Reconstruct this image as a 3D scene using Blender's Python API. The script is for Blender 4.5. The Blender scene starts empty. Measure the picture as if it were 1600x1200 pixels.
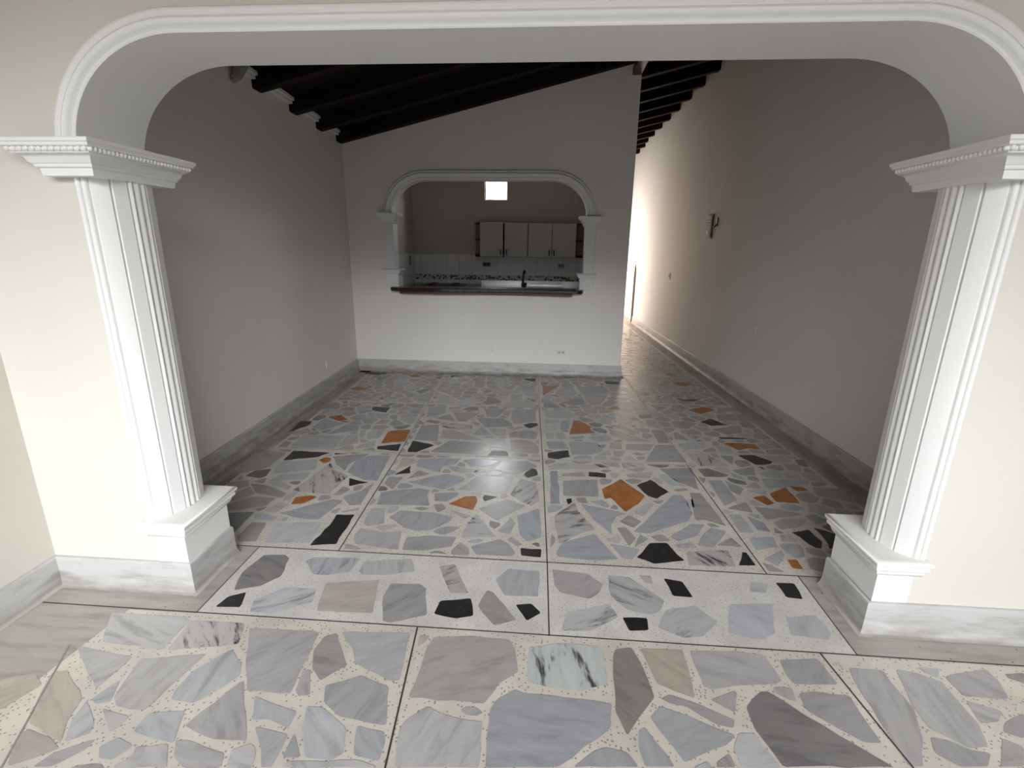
import bpy, bmesh, math, random
from mathutils import Vector, Matrix
random.seed(11)
scn = bpy.context.scene
COL = scn.collection

# ------------------------------------------------------------------ helpers
class MB:
    """collects quads and boxes into one mesh object"""
    def __init__(s):
        s.v = []; s.f = []; s.m = []
    def face(s, pts, m=0):
        i = len(s.v); s.v += [tuple(p) for p in pts]; s.f.append(list(range(i, i + len(pts)))); s.m.append(m)
    def box(s, a, b, m=0):
        x0, y0, z0 = a; x1, y1, z1 = b
        s.hexa([(x0,y0,z0),(x1,y0,z0),(x1,y1,z0),(x0,y1,z0)], [(x0,y0,z1),(x1,y0,z1),(x1,y1,z1),(x0,y1,z1)], m)
    def hexa(s, lo, hi, m=0):
        i = len(s.v); s.v += [tuple(p) for p in lo] + [tuple(p) for p in hi]
        n = len(lo)
        s.f.append([i + k for k in range(n)][::-1]); s.m.append(m)
        s.f.append([i + n + k for k in range(n)]); s.m.append(m)
        for k in range(n):
            l = (k + 1) % n
            s.f.append([i + k, i + l, i + n + l, i + n + k]); s.m.append(m)
    def grid(s, rows, closed=False, m=0, caps=False):
        """rows of points -> quads between consecutive rows"""
        i = len(s.v); n = len(rows[0])
        for r in rows: s.v += [tuple(p) for p in r]
        for a in range(len(rows) - 1):
            for b in range(n if closed else n - 1):
                c = (b + 1) % n
                s.f.append([i + a*n + b, i + a*n + c, i + (a+1)*n + c, i + (a+1)*n + b]); s.m.append(m)
        if caps:
            s.f.append([i + b for b in range(n)][::-1]); s.m.append(m)
            s.f.append([i + (len(rows)-1)*n + b for b in range(n)]); s.m.append(m)
    def cyl(s, p0, p1, r0, r1=None, n=16, m=0):
        r1 = r0 if r1 is None else r1
        p0 = Vector(p0); p1 = Vector(p1); d = (p1 - p0).normalized()
        a = d.orthogonal().normalized(); b = d.cross(a)
        rows = []
        for p, r in ((p0, r0), (p1, r1)):
            rows.append([p + a*(r*math.cos(2*math.pi*k/n)) + b*(r*math.sin(2*math.pi*k/n)) for k in range(n)])
        s.grid(rows, True, m, True)
    def tube(s, pts, r, n=10, m=0):
        pts = [Vector(p) for p in pts]; rows = []
        up = None
        for k, p in enumerate(pts):
            d = (pts[min(k+1, len(pts)-1)] - pts[max(k-1, 0)]).normalized()
            if up is None: up = d.orthogonal().normalized()
            a = (up - d*up.dot(d)).normalized(); up = a; b = d.cross(a)
            rr = r[k] if isinstance(r, (list, tuple)) else r
            rows.append([p + a*(rr*math.cos(2*math.pi*q/n)) + b*(rr*math.sin(2*math.pi*q/n)) for q in range(n)])
        s.grid(rows, True, m, True)
    def sphere(s, c, r, nu=8, nv=6, m=0):
        c = Vector(c); rows = []
        for a in range(nv + 1):
            t = math.pi*a/nv
            rows.append([c + Vector((r*math.sin(t)*math.cos(2*math.pi*k/nu), r*math.sin(t)*math.sin(2*math.pi*k/nu), r*math.cos(t))) for k in range(nu)])
        s.grid(rows, True, m)
    def build(s, name, mats, parent=None, smooth=False, bevel=0, loc=None):
        me = bpy.data.meshes.new(name)
        vs = s.v if loc is None else [(x-loc[0], y-loc[1], z-loc[2]) for x, y, z in s.v]
        me.from_pydata(vs, [], s.f)
        if not isinstance(mats, (list, tuple)): mats = [mats]
        for m in mats: me.materials.append(m)
        for p, m in zip(me.polygons, s.m): p.material_index = m
        bm = bmesh.new(); bm.from_mesh(me)
        bmesh.ops.remove_doubles(bm, verts=bm.verts, dist=1e-5)
        bmesh.ops.recalc_face_normals(bm, faces=bm.faces)
        bm.to_mesh(me); bm.free()
        if smooth:
            me.polygons.foreach_set('use_smooth', [True]*len(me.polygons))
            me.set_sharp_from_angle(angle=math.radians(smooth if smooth is not True else 40))
        o = bpy.data.objects.new(name, me); COL.objects.link(o)
        if loc is not None: o.location = loc
        if parent is not None:
            o.parent = parent
            if loc is None: o.matrix_parent_inverse = parent.matrix_world.inverted()
        if bevel:
            b = o.modifiers.new('bevel', 'BEVEL'); b.width = bevel; b.segments = 2; b.limit_method = 'ANGLE'; b.angle_limit = math.radians(50)
        return o

def structure(o):
    o['kind'] = 'structure'; return o

def tag(o, label, cat, group=None):
    o['label'] = label; o['category'] = cat
    if group: o['group'] = group
    return o

def thing(name, label, cat, loc, group=None):
    o = bpy.data.objects.new(name, None); COL.objects.link(o)
    o.location = loc; o.empty_display_size = .05
    bpy.context.view_layer.update()
    return tag(o, label, cat, group)

# ------------------------------------------------------------------ materials
def mat(name, col, rough=.5, spec=.5, metal=0, bump=0, bump_scale=60, var=0, var_scale=3):
    m = bpy.data.materials.new(name); m.use_nodes = True
    nt = m.node_tree; b = nt.nodes['Principled BSDF']
    b.inputs['Base Color'].default_value = (*col, 1); b.inputs['Roughness'].default_value = rough
    b.inputs['Specular IOR Level'].default_value = spec; b.inputs['Metallic'].default_value = metal
    tc = nt.nodes.new('ShaderNodeTexCoord')
    if var:
        n = nt.nodes.new('ShaderNodeTexNoise'); n.inputs['Scale'].default_value = var_scale; n.inputs['Detail'].default_value = 5
        nt.links.new(tc.outputs['Object'], n.inputs['Vector'])
        r = nt.nodes.new('ShaderNodeMapRange')
        r.inputs['From Min'].default_value = .3; r.inputs['From Max'].default_value = .7
        r.inputs['To Min'].default_value = 1 - var; r.inputs['To Max'].default_value = 1 + var*.5
        nt.links.new(n.outputs['Fac'], r.inputs['Value'])
        mx = nt.nodes.new('ShaderNodeMix'); mx.data_type = 'RGBA'; mx.blend_type = 'MULTIPLY'
        mx.inputs['Factor'].default_value = 1; mx.inputs['A'].default_value = (*col, 1)
        nt.links.new(r.outputs['Result'], mx.inputs['B']); nt.links.new(mx.outputs['Result'], b.inputs['Base Color'])
    if bump:
        n = nt.nodes.new('ShaderNodeTexNoise'); n.inputs['Scale'].default_value = bump_scale; n.inputs['Detail'].default_value = 4
        nt.links.new(tc.outputs['Object'], n.inputs['Vector'])
        bp = nt.nodes.new('ShaderNodeBump'); bp.inputs['Strength'].default_value = bump; bp.inputs['Distance'].default_value = .01
        nt.links.new(n.outputs['Fac'], bp.inputs['Height']); nt.links.new(bp.outputs['Normal'], b.inputs['Normal'])
    return m

M_wall = mat('cream_wall_paint', (.80, .765, .73), .75, .25, bump=.04, bump_scale=25, var=.03, var_scale=1.5)
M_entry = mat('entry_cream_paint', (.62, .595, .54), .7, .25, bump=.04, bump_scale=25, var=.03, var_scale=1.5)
M_white = mat('white_plaster', (.77, .765, .745), .55, .35, bump=.02, bump_scale=40)
M_dark = mat('dark_stained_wood', (.012, .006, .005), .65, .15, var=.5, var_scale=12)
M_board = mat('dark_ceiling_boards', (.012, .007, .006), .7, .15, var=.5, var_scale=6)
M_kwall = mat('kitchen_wall_paint', (.50, .44, .385), .75, .25, var=.03, var_scale=1.5)
M_entryceil = mat('warm_ceiling_boards', (.42, .23, .09), .6, .3, var=.2, var_scale=6)
M_steel = mat('brushed_steel', (.62, .62, .63), .25, .5, 1, var=.15, var_scale=30)
M_black = mat('black_plastic', (.012, .011, .011), .35, .5)
M_granite = mat('dark_polished_stone', (.022, .016, .015), .18, .5, var=.5, var_scale=40)
M_redwood = mat('red_brown_wood', (.11, .035, .022), .4, .4, var=.4, var_scale=15)
M_cab = mat('grey_laminate', (.44, .41, .40), .55, .3)
M_cabin = mat('shelf_back_board', (.30, .23, .14), .6, .3)
M_walnut = mat('dark_walnut_edge', (.022, .013, .010), .5, .3)
M_plate = mat('white_switch_plate', (.72, .70, .67), .4, .5)
M_pave = mat('outdoor_paving', (.42, .40, .37), .8, .2, var=.2, var_scale=4)
M_joint = mat('dark_joint_strip', (.05, .047, .045), .5, .3)
M_jointpale = mat('worn_joint_strip', (.27, .245, .22), .5, .3)
M_frame = mat('window_frame_brown', (.10, .05, .035), .5, .4)
M_lampgrey = mat('grey_lamp_metal', (.32, .30, .28), .5, .4)
M_greybrown = mat('matt_grey_brown', (.16, .13, .115), .6, .3)

def node_mat(name):
    m = bpy.data.materials.new(name); m.use_nodes = True
    nt = m.node_tree; return m, nt, nt.nodes['Principled BSDF'], nt.nodes, nt.links

def ramp(nodes, stops):
    r = nodes.new('ShaderNodeValToRGB'); e = r.color_ramp.elements
    while len(e) < len(stops): e.new(.5)
    for k, (p, c) in enumerate(stops):
        e[k].position = p; e[k].color = (*c, 1) if len(c) == 3 else c
    return r

def grout(name, base, fleck, rough=.35):
    m, nt, b, N, L = node_mat(name)
    tc = N.new('ShaderNodeTexCoord')
    v = N.new('ShaderNodeTexVoronoi'); v.inputs['Scale'].default_value = 85; L.new(tc.outputs['Object'], v.inputs['Vector'])
    # only some of the chips are dark
    s = N.new('ShaderNodeSeparateColor'); L.new(v.outputs['Color'], s.inputs['Color'])
    lt = N.new('ShaderNodeMath'); lt.operation = 'LESS_THAN'; lt.inputs[1].default_value = .30; L.new(v.outputs['Distance'], lt.inputs[0])
    gt = N.new('ShaderNodeMath'); gt.operation = 'GREATER_THAN'; gt.inputs[1].default_value = .5; L.new(s.outputs['Red'], gt.inputs[0])
    mu = N.new('ShaderNodeMath'); mu.operation = 'MULTIPLY'; L.new(lt.outputs[0], mu.inputs[0]); L.new(gt.outputs[0], mu.inputs[1])
    mu2 = N.new('ShaderNodeMath'); mu2.operation = 'MULTIPLY'; L.new(mu.outputs[0], mu2.inputs[0]); mu2.inputs[1].default_value = fleck
    n = N.new('ShaderNodeTexNoise'); n.inputs['Scale'].default_value = 5; n.inputs['Detail'].default_value = 6; L.new(tc.outputs['Object'], n.inputs['Vector'])
    r = ramp(N, [(.3, tuple(c*.86 for c in base)), (.7, tuple(min(1, c*1.08) for c in base))]); L.new(n.outputs['Fac'], r.inputs['Fac'])
    mx = N.new('ShaderNodeMix'); mx.data_type = 'RGBA'; L.new(mu2.outputs[0], mx.inputs['Factor']); L.new(r.outputs['Color'], mx.inputs['A'])
    mx.inputs['B'].default_value = (base[0]*.3, base[1]*.29, base[2]*.28, 1)
    L.new(mx.outputs['Result'], b.inputs['Base Color']); b.inputs['Roughness'].default_value = rough
    return m
M_grout = grout('cream_terrazzo_grout', (.585, .545, .49), .75)
M_groutw = grout('pale_terrazzo_grout', (.60, .58, .555), .45)

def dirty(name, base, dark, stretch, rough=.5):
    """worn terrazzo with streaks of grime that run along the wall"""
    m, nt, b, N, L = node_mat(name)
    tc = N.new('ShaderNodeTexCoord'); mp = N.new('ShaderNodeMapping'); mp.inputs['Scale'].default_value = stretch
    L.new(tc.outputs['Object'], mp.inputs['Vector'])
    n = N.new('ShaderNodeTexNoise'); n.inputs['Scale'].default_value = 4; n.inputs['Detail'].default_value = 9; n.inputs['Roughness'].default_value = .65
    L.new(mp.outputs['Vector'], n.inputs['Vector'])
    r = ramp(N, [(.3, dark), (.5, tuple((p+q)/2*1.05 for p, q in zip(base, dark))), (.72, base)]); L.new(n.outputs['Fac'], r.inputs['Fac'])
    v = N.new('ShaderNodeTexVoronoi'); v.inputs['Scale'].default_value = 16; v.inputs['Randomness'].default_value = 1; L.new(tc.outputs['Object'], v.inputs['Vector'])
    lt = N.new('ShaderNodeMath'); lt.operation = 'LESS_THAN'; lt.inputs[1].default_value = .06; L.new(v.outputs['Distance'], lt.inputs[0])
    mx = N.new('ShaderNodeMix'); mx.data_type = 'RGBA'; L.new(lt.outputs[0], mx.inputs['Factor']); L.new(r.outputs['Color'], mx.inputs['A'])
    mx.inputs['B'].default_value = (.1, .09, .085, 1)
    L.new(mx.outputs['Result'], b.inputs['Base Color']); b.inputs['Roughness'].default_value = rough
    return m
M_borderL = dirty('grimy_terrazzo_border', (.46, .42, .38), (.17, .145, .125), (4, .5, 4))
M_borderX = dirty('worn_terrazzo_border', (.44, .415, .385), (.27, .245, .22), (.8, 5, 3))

def base_mat(name, base, dark):
    """terrazzo skirting; grime lies thickest where the mop stops, near the floor"""
    m, nt, b, N, L = node_mat(name)
    tc = N.new('ShaderNodeTexCoord')
    sx = N.new('ShaderNodeSeparateXYZ'); L.new(tc.outputs['Object'], sx.inputs['Vector'])
    mp = N.new('ShaderNodeMapping'); mp.inputs['Scale'].default_value = (1.2, 1.2, 6); L.new(tc.outputs['Object'], mp.inputs['Vector'])
    n = N.new('ShaderNodeTexNoise'); n.inputs['Scale'].default_value = 5; n.inputs['Detail'].default_value = 8; n.inputs['Roughness'].default_value = .6
    L.new(mp.outputs['Vector'], n.inputs['Vector'])
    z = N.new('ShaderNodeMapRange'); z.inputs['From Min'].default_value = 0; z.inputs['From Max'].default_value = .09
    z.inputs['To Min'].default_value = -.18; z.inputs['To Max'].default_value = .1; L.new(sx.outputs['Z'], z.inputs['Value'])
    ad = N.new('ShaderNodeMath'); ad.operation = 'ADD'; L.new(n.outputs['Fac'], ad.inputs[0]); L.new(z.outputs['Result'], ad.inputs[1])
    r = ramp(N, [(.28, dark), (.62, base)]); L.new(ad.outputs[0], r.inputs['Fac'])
    L.new(r.outputs['Color'], b.inputs['Base Color']); b.inputs['Roughness'].default_value = .45
    return m
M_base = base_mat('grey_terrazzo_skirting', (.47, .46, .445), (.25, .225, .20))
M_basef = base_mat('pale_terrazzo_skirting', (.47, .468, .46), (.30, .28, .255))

def stone_mat():
    m, nt, b, N, L = node_mat('marble_offcuts')
    at = N.new('ShaderNodeAttribute'); at.attribute_name = 'tint'
    ar = N.new('ShaderNodeAttribute'); ar.attribute_name = 'seed'       # x: angle, y: offset, z: vein strength
    sx = N.new('ShaderNodeSeparateXYZ'); L.new(ar.outputs['Vector'], sx.inputs['Vector'])
    tc = N.new('ShaderNodeTexCoord')
    ro = N.new('ShaderNodeVectorRotate'); ro.rotation_type = 'Z_AXIS'; L.new(tc.outputs['Object'], ro.inputs['Vector']); L.new(sx.outputs['X'], ro.inputs['Angle'])
    mp = N.new('ShaderNodeMapping'); mp.inputs['Scale'].default_value = (1, 4.5, 1); L.new(ro.outputs['Vector'], mp.inputs['Vector'])
    n = N.new('ShaderNodeTexNoise'); n.noise_dimensions = '4D'; n.inputs['Scale'].default_value = 5.5; n.inputs['Detail'].default_value = 7; n.inputs['Roughness'].default_value = .62
    n.inputs['Distortion'].default_value = .5
    L.new(mp.outputs['Vector'], n.inputs['Vector']); L.new(sx.outputs['Y'], n.inputs['W'])
    # broad clouding
    c = N.new('ShaderNodeMapRange'); c.inputs['From Min'].default_value = .3; c.inputs['From Max'].default_value = .7
    c.inputs['To Min'].default_value = .86; c.inputs['To Max'].default_value = 1.13; L.new(n.outputs['Fac'], c.inputs['Value'])
    mu = N.new('ShaderNodeVectorMath'); mu.operation = 'SCALE'; L.new(at.outputs['Color'], mu.inputs[0]); L.new(c.outputs['Result'], mu.inputs['Scale'])
    # dark veins where the stone has them
    lo = N.new('ShaderNodeMapRange'); lo.inputs['From Min'].default_value = .36; lo.inputs['From Max'].default_value = .47
    lo.inputs['To Min'].default_value = 1; lo.inputs['To Max'].default_value = 0; L.new(n.outputs['Fac'], lo.inputs['Value'])
    vm = N.new('ShaderNodeMath'); vm.operation = 'MULTIPLY'; L.new(lo.outputs['Result'], vm.inputs[0]); L.new(sx.outputs['Z'], vm.inputs[1])
    mx = N.new('ShaderNodeMix'); mx.data_type = 'RGBA'; L.new(vm.outputs[0], mx.inputs['Factor']); L.new(mu.outputs[0], mx.inputs['A']); mx.inputs['B'].default_value = (.035, .033, .036, 1)
    L.new(mx.outputs['Result'], b.inputs['Base Color']); b.inputs['Roughness'].default_value = .27; b.inputs['Specular IOR Level'].default_value = .38
    return m
M_stone = stone_mat()

def black_stone():
    m, nt, b, N, L = node_mat('black_stone')
    tc = N.new('ShaderNodeTexCoord')
    n = N.new('ShaderNodeTexNoise'); n.inputs['Scale'].default_value = 26; n.inputs['Detail'].default_value = 6; n.inputs['Roughness'].default_value = .7; n.inputs['Distortion'].default_value = 1.2
    L.new(tc.outputs['Object'], n.inputs['Vector'])
    r = ramp(N, [(.5, (.014, .013, .014)), (.66, (.03, .028, .03)), (.76, (.28, .27, .27))]); L.new(n.outputs['Fac'], r.inputs['Fac'])
    L.new(r.outputs['Color'], b.inputs['Base Color']); b.inputs['Roughness'].default_value = .35
    return m
M_bstone = black_stone()
M_ostone = mat('ochre_stone', (.36, .125, .022), .35, .4, var=.4, var_scale=14)

def tile_mat():
    m, nt, b, N, L = node_mat('pale_wall_tiles')
    tc = N.new('ShaderNodeTexCoord'); sx = N.new('ShaderNodeSeparateXYZ'); L.new(tc.outputs['Object'], sx.inputs['Vector'])
    cb = N.new('ShaderNodeCombineXYZ')
    ad = N.new('ShaderNodeMath'); ad.operation = 'ADD'; L.new(sx.outputs['X'], ad.inputs[0]); L.new(sx.outputs['Y'], ad.inputs[1])
    L.new(ad.outputs[0], cb.inputs['X']); L.new(sx.outputs['Z'], cb.inputs['Y'])
    br = N.new('ShaderNodeTexBrick'); br.offset = 0; br.inputs['Scale'].default_value = 1
    br.inputs['Brick Width'].default_value = .222; br.inputs['Row Height'].default_value = .345; br.inputs['Mortar Size'].default_value = .003
    br.inputs['Color1'].default_value = (.66, .68, .675, 1); br.inputs['Color2'].default_value = (.64, .655, .655, 1); br.inputs['Mortar'].default_value = (.36, .35, .34, 1)
    L.new(cb.outputs['Vector'], br.inputs['Vector']); L.new(br.outputs['Color'], b.inputs['Base Color'])
    b.inputs['Roughness'].default_value = .16
    return m
M_tile = tile_mat()

def border_tile_mat():
    m, nt, b, N, L = node_mat('patterned_border_tiles')
    tc = N.new('ShaderNodeTexCoord')
    w = N.new('ShaderNodeTexVoronoi'); w.inputs['Scale'].default_value = 22; L.new(tc.outputs['Object'], w.inputs['Vector'])
    r = ramp(N, [(.25, (.10, .035, .03)), (.42, (.06, .06, .05)), (.5, (.55, .52, .46)), (.9, (.5, .47, .42))]); L.new(w.outputs['Distance'], r.inputs['Fac'])
    L.new(r.outputs['Color'], b.inputs['Base Color']); b.inputs['Roughness'].default_value = .2
    return m
M_border_tile = border_tile_mat()

# ------------------------------------------------------------------ layout (metres; Y runs away from the camera)
YA, YB_ = 1.77, 2.06             # the arched wall, front and back face
YK = 5.823                       # wall with the kitchen hatch
YKB = 5.965
KY = 8.6                         # back wall of the kitchen
XE = .93                         # free end of the hatch wall
def xl(y): return -2.174 - .034*(y - 1.945)
def xr(y): return 2.197 - .040*(y - 2.058)
def zr(x, y): return 2.615 + .238*(x + 2.25) - .02*(y - 4)      # underside of the rafters
RH = .125                        # rafter height

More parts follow.
